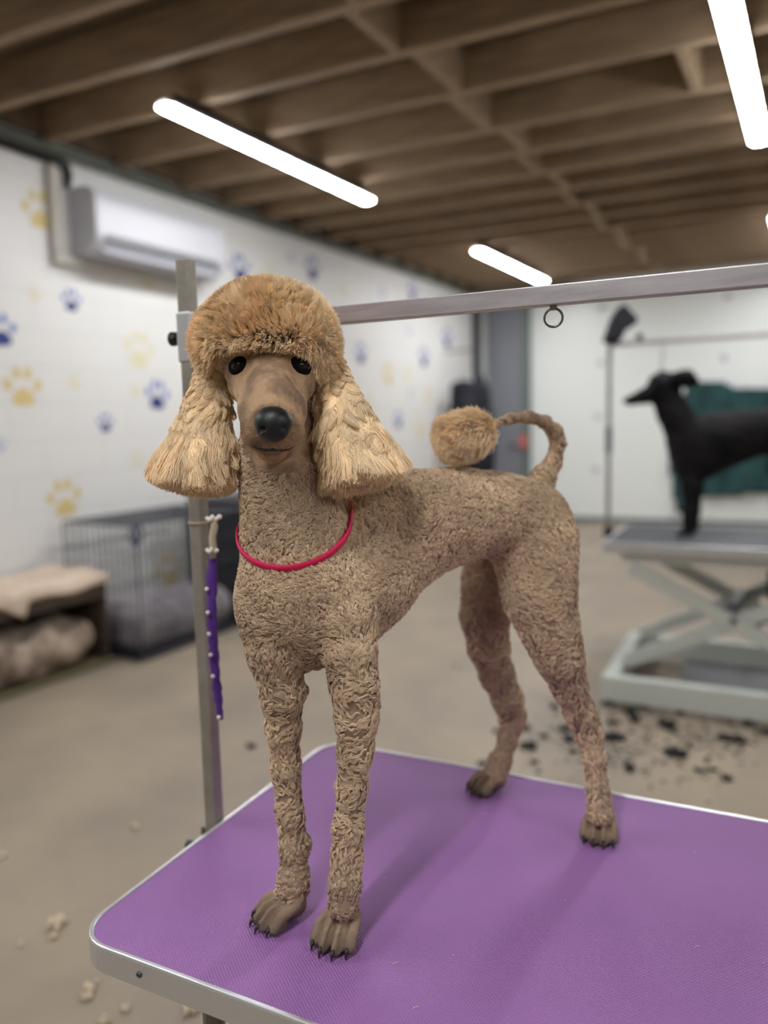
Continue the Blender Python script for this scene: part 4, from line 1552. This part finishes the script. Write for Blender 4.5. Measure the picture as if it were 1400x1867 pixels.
# ------------------------------------------------------------------ paw prints painted on the left wall
def paw_print(x, y, size, col, label, group=None, tilt=0.0, col2=None):
    c = onplane(x, y, 0, WX + .0015)
    s_ = size
    root = empty('paw_print', c, label, 'paw print', group)

    def blob(name, cy_, cz_, ry, rz, rot, material, w=None):
        n_ = 20
        pl = []
        for k in range(n_):
            a = 2 * math.pi * k / n_
            yy, zz = ry * math.cos(a), rz * math.sin(a)
            if w:
                yy *= 1 + .22 * -math.sin(a)
                zz *= 1 - .18 * (math.cos(a) ** 2 < .25 and math.sin(a) < 0)
            y2, z2 = yy * math.cos(rot) - zz * math.sin(rot), yy * math.sin(rot) + zz * math.cos(rot)
            u_, v_ = cy_ + y2, cz_ + z2
            u3, v3 = u_ * math.cos(tilt) - v_ * math.sin(tilt), u_ * math.sin(tilt) + v_ * math.cos(tilt)
            pl.append((c[0], c[1] + u3, c[2] + v3))
        MB().prism(pl, (.0012, 0, 0)).build(name, material, root)
    for ty, tz, rot in ((-.40, .08, .35), (-.15, .36, .12), (.15, .36, -.12), (.40, .08, -.35)):
        blob('toe', ty * s_, tz * s_, .105 * s_, .155 * s_, rot, M[col2 or col])
    blob('pad', 0, -.22 * s_, .29 * s_, .24 * s_, 0, M[col], True)


def psz(ph_, x, y):
    c = onplane(x, y, 0, WX)
    return ph_ / 1400 * -(ROT.T @ (c - CAM))[2]


PR = [
    (42, 708, 76, 'pawgold', 'pawgold', 'large gold paw print at the left edge, above the fleece-topped crate'),
    (118, 910, 72, 'pawgold', 'pawgold', 'large gold paw print directly above the wire crate'),
    (254, 640, 70, 'pawcream', 'pawcream', 'large pale cream paw print below the air conditioner'),
    (72, 385, 72, 'pawgold', 'pawgold', 'gold paw print half hidden by the beige conduit'),
    (268, 500, 50, 'pawgold', 'pawgold', 'gold paw print just under the air conditioner'),
    (135, 697, 30, 'pawcream', 'pawcream', 'small cream paw print beside the large gold one at the left edge'),
    (247, 712, 26, 'pawcream', 'pawcream', 'tiny cream paw print left of the dark blue one by the ear'),
    (250, 838, 30, 'pawcream', 'pawcream', 'small cream paw print left of the poodle ear tip'),
    (62, 535, 30, 'pawcream', 'pawcream', 'faint cream paw print above the left edge navy one'),
    (310, 1040, 66, 'pawgold', 'pawgold', 'gold paw print seen through the wire crate'),
    (492, 492, 26, 'pawcream', 'pawcream', 'faint cream paw print just above the topknot'),
    (626, 528, 28, 'pawcream', 'pawcream', 'cream paw print above the left end of the crossbar'),
    (708, 683, 42, 'pawgold', 'pawgold', 'gold paw print below the crossbar, right of the topknot'),
    (742, 682, 30, 'pawcream', 'pawcream', 'cream paw print right of the gold one below the crossbar'),
    (781, 722, 34, 'pawcream', 'pawcream', 'cream paw print left of the hanging coat'),
    (672, 735, 36, 'pawcream', 'pawcream', 'cream paw print beside the upper part of the poodle ear'),
    (765, 782, 40, 'pawcream', 'pawcream', 'cream paw print left of the tail pompom'),
    (437, 490, 52, 'pawnavy', 'pawmid', 'blue paw print right of the air conditioner above the topknot'),
    (570, 490, 46, 'pawnavy', 'pawmid', 'blue paw print above the right side of the topknot'),
    (130, 549, 42, 'pawnavy', 'pawmid', 'mid blue paw print below the left end of the air conditioner'),
    (2, 604, 62, 'pawnavy', 'pawmid', 'large navy paw print cut by the left edge'),
    (287, 722, 56, 'pawnavy', 'pawmid', 'dark blue paw print left of the post by the poodle ear'),
    (192, 772, 36, 'pawnavy', 'pawmid', 'small blue paw print between the gold prints on the left'),
    (1, 812, 26, 'pawpale', 'pawpale', 'pale blue paw print cut by the left edge'),
    (248, 978, 40, 'pawnavy', 'pawnavy', 'navy paw print seen through the top of the wire crate'),
    (658, 645, 40, 'pawnavy', 'pawmid', 'blue paw print below the crossbar nearest the topknot'),
    (815, 617, 38, 'pawnavy', 'pawmid', 'pale blue paw print below the crossbar nearest the far corner'),
    (773, 652, 38, 'pawnavy', 'pawmid', 'blue paw print midway below the crossbar'),
    (726, 766, 32, 'pawnavy', 'pawmid', 'greyish blue paw print above the poodle back'),
    (752, 532, 34, 'pawnavy', 'pawmid', 'blue paw print just above the crossbar'),
    (697, 533, 24, 'pawpale', 'pawpale', 'faint grey blue paw print above the crossbar'),
    (745, 604, 20, 'pawpale', 'pawpale', 'faint small blue paw print just below the crossbar'),
    (749, 718, 18, 'pawpale', 'pawpale', 'faint small blue paw print left of the coat'),
    (530, 470, 22, 'pawpale', 'pawpale', 'faint blue paw print above the middle of the topknot'),
]
for i, (x, y, h_, c1_, c2_, lab) in enumerate(PR):
    paw_print(x, y, psz(h_, x, y), c1_, lab, 'paw prints on the white wall', tilt=.12 * math.sin(i * 2.3), col2=c2_)


# ------------------------------------------------------------------ wire crate, tray, bed
CX0, CX1, CY0, CY1, CZ = -4.14, -3.50, 3.17, 4.16, .83
wc = empty('wire_crate', ((CX0 + CX1) / 2, (CY0 + CY1) / 2, 0), 'folding black wire dog crate with a dark tray against the wall', 'dog crate')


def wires(name, lines, r):
    b = MB()
    for a, c in lines:
        b.tube([a, c], r, 5)
    return b.build(name, M['crate_wire'], wc)


def panel(o_, u_, v_, nu, nv):
    o_, u_, v_ = map(np.array, (o_, u_, v_))
    L_ = [(o_ + u_ * i / nu, o_ + u_ * i / nu + v_) for i in range(nu + 1)]
    L_ += [(o_ + v_ * j / nv, o_ + v_ * j / nv + u_) for j in range(nv + 1)]
    return L_


z0 = .02
wires('side_panel', panel((CX1, CY0, z0), (0, CY1 - CY0, 0), (0, 0, CZ - z0), 20, 5), .0022)
wires('side_panel', panel((CX0, CY0, z0), (0, CY1 - CY0, 0), (0, 0, CZ - z0), 20, 5), .0022)
wires('end_panel', panel((CX0, CY0, z0), (CX1 - CX0, 0, 0), (0, 0, CZ - z0), 13, 5), .0022)
wires('end_panel', panel((CX0, CY1, z0), (CX1 - CX0, 0, 0), (0, 0, CZ - z0), 13, 5), .0022)
wires('top_panel', panel((CX0, CY0, CZ), (CX1 - CX0, 0, 0), (0, CY1 - CY0, 0), 13, 20), .0026)
b = MB()
cs = [(CX0, CY0), (CX1, CY0), (CX1, CY1), (CX0, CY1)]
for i in range(4):
    a, c = cs[i], cs[(i + 1) % 4]
    b.tube([(a[0], a[1], CZ), (c[0], c[1], CZ)], .006, 6)
    b.tube([(a[0], a[1], z0), (c[0], c[1], z0)], .006, 6)
    b.tube([(a[0], a[1], z0), (a[0], a[1], CZ)], .006, 6)
b.build('frame', M['crate_wire'], wc)
dr_ = wires('door', panel((CX1 + .008, CY0 + .12, .14), (0, .34, 0), (0, 0, .58), 7, 4), .003)
MB().tube([(CX1 + .014, CY0 + .42, .40), (CX1 + .014, CY0 + .5, .40)], .006, 6).build('latch', M['crate_wire'], dr_)
b = MB().box((CX0 + .012, CY0 + .012, .004), (CX1 - .012, CY1 - .012, .014))
for lo_, hi_ in (((CX0 + .012, CY0 + .012, .0145), (CX1 - .012, CY0 + .022, .075)), ((CX0 + .012, CY1 - .022, .0145), (CX1 - .012, CY1 - .012, .075)), ((CX1 - .022, CY0 + .023, .0145), (CX1 - .012, CY1 - .023, .075)), ((CX0 + .012, CY0 + .023, .0145), (CX0 + .022, CY1 - .023, .075))):
    b.box(lo_, hi_)
b.build('tray', M['tray'], wc, bevel=.002)


def soft(name, lo_, hi_, mat_, label, cat, puff=.03, seed=1, parent=None, res=.02, rim=0.0):
    lo_, hi_ = np.array(lo_), np.array(hi_)
    S = SDF(lo_ - .08, hi_ + .08, res)
    r_ = (hi_[2] - lo_[2]) / 2
    z_ = (hi_[2] + lo_[2]) / 2
    xs = [lo_[0] + r_, hi_[0] - r_]
    ys = [lo_[1] + r_, hi_[1] - r_]
    if rim:
        for a, c in (((xs[0], ys[0]), (xs[1], ys[0])), ((xs[1], ys[0]), (xs[1], ys[1])), ((xs[1], ys[1]), (xs[0], ys[1])), ((xs[0], ys[1]), (xs[0], ys[0]))):
            S.cone((a[0], a[1], z_), (c[0], c[1], z_), r_, r_, .04)
        S.ell(((xs[0] + xs[1]) / 2, (ys[0] + ys[1]) / 2, lo_[2] + r_ * .5), ((hi_[0] - lo_[0]) / 2, (hi_[1] - lo_[1]) / 2, r_ * .5), k=.04)
    else:
        S.ell((lo_ + hi_) / 2, (hi_ - lo_) / 2, k=.02)
        for x in np.linspace(xs[0], xs[1], 5):
            S.cone((x, ys[0], z_), (x, ys[1], z_), r_ * .95, r_ * .95, .05)
    V_, F_ = S.mesh(1)
    V_ = V_ + vnormals(V_, F_) * value_noise(V_, 16, seed, 1) * puff
    V_[:, 2] = np.maximum(V_[:, 2], lo_[2])
    o_ = mk(name, V_, F_, mat_, parent=parent, smooth=True)
    if label:
        tag(o_, label, cat)
    return o_


soft('pet_bed', (CX0 + .05, CY0 + .05, .0145), (CX1 - .05, CY1 - .05, .30), M['bedgrey'], 'grey fleece pet bed inside the black wire crate', 'pet bed', puff=.012, seed=3, rim=.05, res=.016)

# grey bed beyond the crate, dark cabinet beyond it
soft('pet_bed', (-3.56, 4.24, .03), (-3.10, 4.95, .22), M['bedgrey'], 'grey fleece pet bed on the floor beside the black cabinet', 'pet bed', puff=.012, seed=5, rim=.05, res=.016)
o = MB().box((-3.58, 4.2, .004), (-3.08, 5.0, .029)).build('tray', M['tray'], bevel=.004)
tag(o, 'flat black tray under the grey pet bed on the floor', 'tray')
cb = MB().box((-4.2, 4.32, .0), (-3.62, 5.3, .86)).build('cabinet', M['tray'], bevel=.01)
tag(cb, 'dark grey cabinet behind the poodle against the paw-print wall', 'cabinet')
for y in (4.34, 4.82):
    dd_ = MB().box((-3.618, y, .06), (-3.60, y + .46, .84)).build('cabinet_door', M['tray'], cb, bevel=.003)
    MB().tube([(-3.59, y + .2, .55), (-3.59, y + .2, .67)], .006, 6).build('handle', M['chrome'], dd_)

# ------------------------------------------------------------------ fleece-topped crate at the left edge
BX0, BX1, BY0, BY1, BZ_ = -4.17, -3.70, 2.02, 3.10, .50
fc = empty('covered_crate', ((BX0 + BX1) / 2, (BY0 + BY1) / 2, 0), 'low brown dog crate with a cream fleece cover on top at the left', 'dog crate')
b = MB()
b.box((BX0, BY0, .03), (BX0 + .015, BY1, BZ_))
b.box((BX0 + .016, BY0, .03), (BX1, BY0 + .015, BZ_))
b.box((BX0 + .016, BY1 - .015, .03), (BX1, BY1, BZ_ - .001))
b.build('body', M['brown'], fc, bevel=.004)
MB().box((BX0 - .005, BY0 - .01, .003), (BX1 + .03, BY1 + .03, .029)).build('tray', M['olive'], fc, bevel=.006)
MB().box((BX0, BY0, BZ_ + .001), (BX1, BY1, BZ_ + .012)).build('lid', M['brown'], fc)
MB().box((BX1 - .012, BY0 + .016, BZ_ - .09), (BX1, BY1 - .016, BZ_)).build('front_flap', M['brown'], fc)
# cream fleece draped over the lid with hanging edges
nx, ny = 26, 40
xs = np.linspace(BX0 - .01, BX1 + .02, nx)
ys = np.linspace(BY0 - .02, BY1 + .02, ny)
vv, ff = [], []
for back in (0, 1):
    for i, x in enumerate(xs):
        for j, y in enumerate(ys):
            z = BZ_ + .058 + .010 * math.sin(x * 23 + y * 5) + .008 * math.sin(y * 17) - (.02 if back else 0)
            edge = max(0, (x - (BX1 - .01)) / .03)
            z -= edge * (.05 + .09 * (.5 + .5 * math.sin(y * 6.5 + 2.2)) * (y < 2.55) * 2)
            vv.append((x - (.004 if back else 0), y, z))
nb = nx * ny
for i in range(nx - 1):
    for j in range(ny - 1):
        a = i * ny + j
        ff.append([a, a + ny, a + ny + 1, a + 1])
        ff.append([nb + a, nb + a + 1, nb + a + ny + 1, nb + a + ny])
for i in range(nx - 1):
    for j in (0, ny - 1):
        a = i * ny + j
        ff.append([a, a + ny, nb + a + ny, nb + a])
for j in range(ny - 1):
    for i in (0, nx - 1):
        a = i * ny + j
        ff.append([a, a + 1, nb + a + 1, nb + a])
o = MB().add(vv, ff).build('fleece_cover', M['cream'], smooth=True)
tag(o, 'cream fleece cover draped over the low brown crate', 'blanket')
soft('blanket', (BX0 + .04, BY0 + .05, .032), (BX1 + .015, BY1 - .05, .30), M['blanket'], 'rumpled beige blankets piled inside the low brown crate', 'blanket', puff=.035, seed=8, res=.016)

# ------------------------------------------------------------------ hair on the floor
def clump(p, r_, mat_, label, group, seed, flat=.35):
    rr_ = random.Random(seed)
    b_ = MB()
    for k in range(9):
        a = rr_.uniform(0, 6.28)
        c0 = np.array([p[0] + rr_.uniform(-.5, .5) * r_, p[1] + rr_.uniform(-.5, .5) * r_, .004])
        pts_ = []
        for t in range(5):
            pts_.append(c0 + [math.cos(a) * r_ * .35 * t * .5, math.sin(a) * r_ * .35 * t * .5, r_ * flat * math.sin(t * .78) * rr_.uniform(.3, 1)])
            a += rr_.uniform(-.9, .9)
        b_.tube(pts_, [r_ * .08, r_ * .2, r_ * .24, r_ * .17, r_ * .04], 6)
    b_.v = [(x, y, max(z, .0005)) for x, y, z in b_.v]
    o_ = b_.build('hair_clump', mat_, smooth=True)
    tag(o_, label, 'hair clump', group)


BL = [(878, 1395, 7), (952, 1330, 9), (960, 1362, 12), (972, 1392, 6), (1010, 1290, 7), (1030, 1330, 9), (1035, 1350, 10), (1110, 1345, 10), (1125, 1348, 13), (1153, 1403, 12),
      (1118, 1320, 8), (1150, 1300, 10), (1158, 1315, 9), (1170, 1290, 7), (1212, 1322, 12), (1219, 1330, 8), (1230, 1374, 14), (1243, 1380, 12), (1222, 1378, 9),
      (1318, 1345, 9), (1335, 1349, 13), (1350, 1353, 9), (1325, 1422, 9), (1300, 1406, 6), (1270, 1405, 5), (1283, 1408, 5), (1365, 1322, 8), (1393, 1338, 9), (1260, 1362, 5), (1275, 1350, 5),
      (1108, 1383, 5), (905, 1335, 6), (460, 1362, 7), (1180, 1345, 4), (1290, 1385, 4), (925, 1318, 5), (990, 1345, 6), (1240, 1300, 7), (1080, 1300, 7), (1045, 1372, 6)]
for i, (x, y, r_) in enumerate(BL):
    p = onplane(x, y, 2, 0)
    dd_ = -(ROT.T @ (p - CAM))[2]
    lab, g_ = ('tuft of cut black hair on the concrete near the far table', 'black hair tufts near the far table')
    special = {(1230, 1374): 'largest black hair tuft on the floor, in front of the far table lift',
               (1335, 1349): 'long flat black hair tuft on the floor below the right of the far lift base',
               (1153, 1403): 'black hair tuft lying alone nearest the near hind leg, right of it',
               (1125, 1348): 'thick black hair tuft just right of the near hock of the apricot poodle',
               (960, 1362): 'black hair tuft on the floor just right of the far hind leg',
               (1325, 1422): 'black hair tuft nearest the right edge of the near table',
               (878, 1395): 'black hair tuft peeking out just left of the far hind paw',
               (1212, 1322): 'black hair tuft right under the front rail of the far lift',
               (1108, 1383): 'tiny dark tuft touching the outline of the near hind shin',
               (905, 1335): 'small dark tuft on the floor left of the far hock'}
    if (x, y) in special:
        lab, g_ = special[(x, y)], 'black hair tufts near the far table'
    if x == 460:
        lab, g_ = 'single dark hair tuft on the floor between post and front leg', None
    clump(p, r_ / 1400 * dd_ * 1.5, M['blackhair'], lab, g_, i)
b = MB()
rr4 = random.Random(9)
for k in range(420):
    x, y = rr4.gauss(1180, 110), rr4.gauss(1345, 42)
    if not (930 < x < 1395 and 1270 < y < 1450):
        continue
    p = onplane(x, y, 2, 0)
    a = rr4.uniform(0, 6.28)
    L__ = rr4.uniform(.004, .013)
    b.tube([p + [math.cos(a + .5 * t) * t * L__, math.sin(a + .5 * t) * t * L__, .002 + .001 * (t % 2)] for t in range(4)], [.0006, rr4.uniform(.001, .004), .002, .0006], 5)
o = b.build('loose_hair', M['blackhair'])
tag(o, 'thin scatter of fine black hair on the concrete around the far table', 'loose hair', kind='stuff')
PL = [(832, 1212, 7), (103, 1690, 17, ), (98, 1710, 10), (165, 1803, 14), (158, 1820, 12), (345, 1838, 20), (360, 1826, 12), (228, 1843, 9), (190, 1864, 10), (248, 1510, 8), (5, 1562, 8), (38, 1725, 7), (1290, 1460, 6)]
for i, (x, y, r_) in enumerate([q[:3] for q in PL]):
    p = onplane(x, y, 2, 0)
    dd_ = -(ROT.T @ (p - CAM))[2]
    lab, g_ = ('tuft of pale cut hair on the floor at lower left', 'pale hair tufts at lower left')
    sp2 = {(103, 1690): 'biggest pale hair tuft on the floor, left of the near table corner',
           (98, 1710): 'pale hair tuft tucked just below the biggest one, left of the table corner',
           (165, 1803): 'pale hair tuft below the rounded table corner, the upper of a close pair',
           (158, 1820): 'pale hair tuft below the rounded table corner, the lower of a close pair',
           (345, 1838): 'wide pale hair tuft half under the silver table edge at the bottom',
           (360, 1826): 'small pale hair tuft against the wide one under the table edge',
           (228, 1843): 'small pale hair tuft between the close pair and the table edge',
           (190, 1864): 'pale hair tuft cut by the bottom edge of the picture',
           (248, 1510): 'small pale hair tuft on bare floor left of the silver post foot',
           (5, 1562): 'pale hair tuft at the left edge of the picture, middle of the floor',
           (38, 1725): 'small faint pale tuft left of the biggest pale hair tuft'}
    if (x, y) in sp2:
        lab = sp2[(x, y)]
    if x == 832:
        lab, g_ = 'single pale hair tuft on the floor between the poodle hind and front legs', None
    if x == 1290:
        lab, g_ = 'single pale hair tuft on the floor beyond the right part of the near table', None
    clump(p, r_ / 1400 * dd_ * 1.1, M['palehair'], lab, g_, 100 + i, .5)
# loose hair clippings on the mat
b = MB()
rr3 = random.Random(4)
for x, y in ((826, 1742), (716, 1757), (1275, 1725), (1265, 1555), (880, 1484), (763, 1836), (474, 1490), (1390, 1755), (1030, 1640), (700, 1600)):
    p = onplane(x, y, 2, ZT + .0008)
    a = rr3.uniform(0, 6.28)
    b.tube([p + [math.cos(a) * t * .0016, math.sin(a + t * .4) * t * .0016, .0004 * (t % 2)] for t in range(5)], .00035, 5)
o = b.build('hair_clippings', M['palehair'])
tag(o, 'fine pale hair clippings scattered over the purple mat', 'hair clippings', kind='stuff')

for o in bpy.data.objects:
    if 'org' in o:
        del o['org']
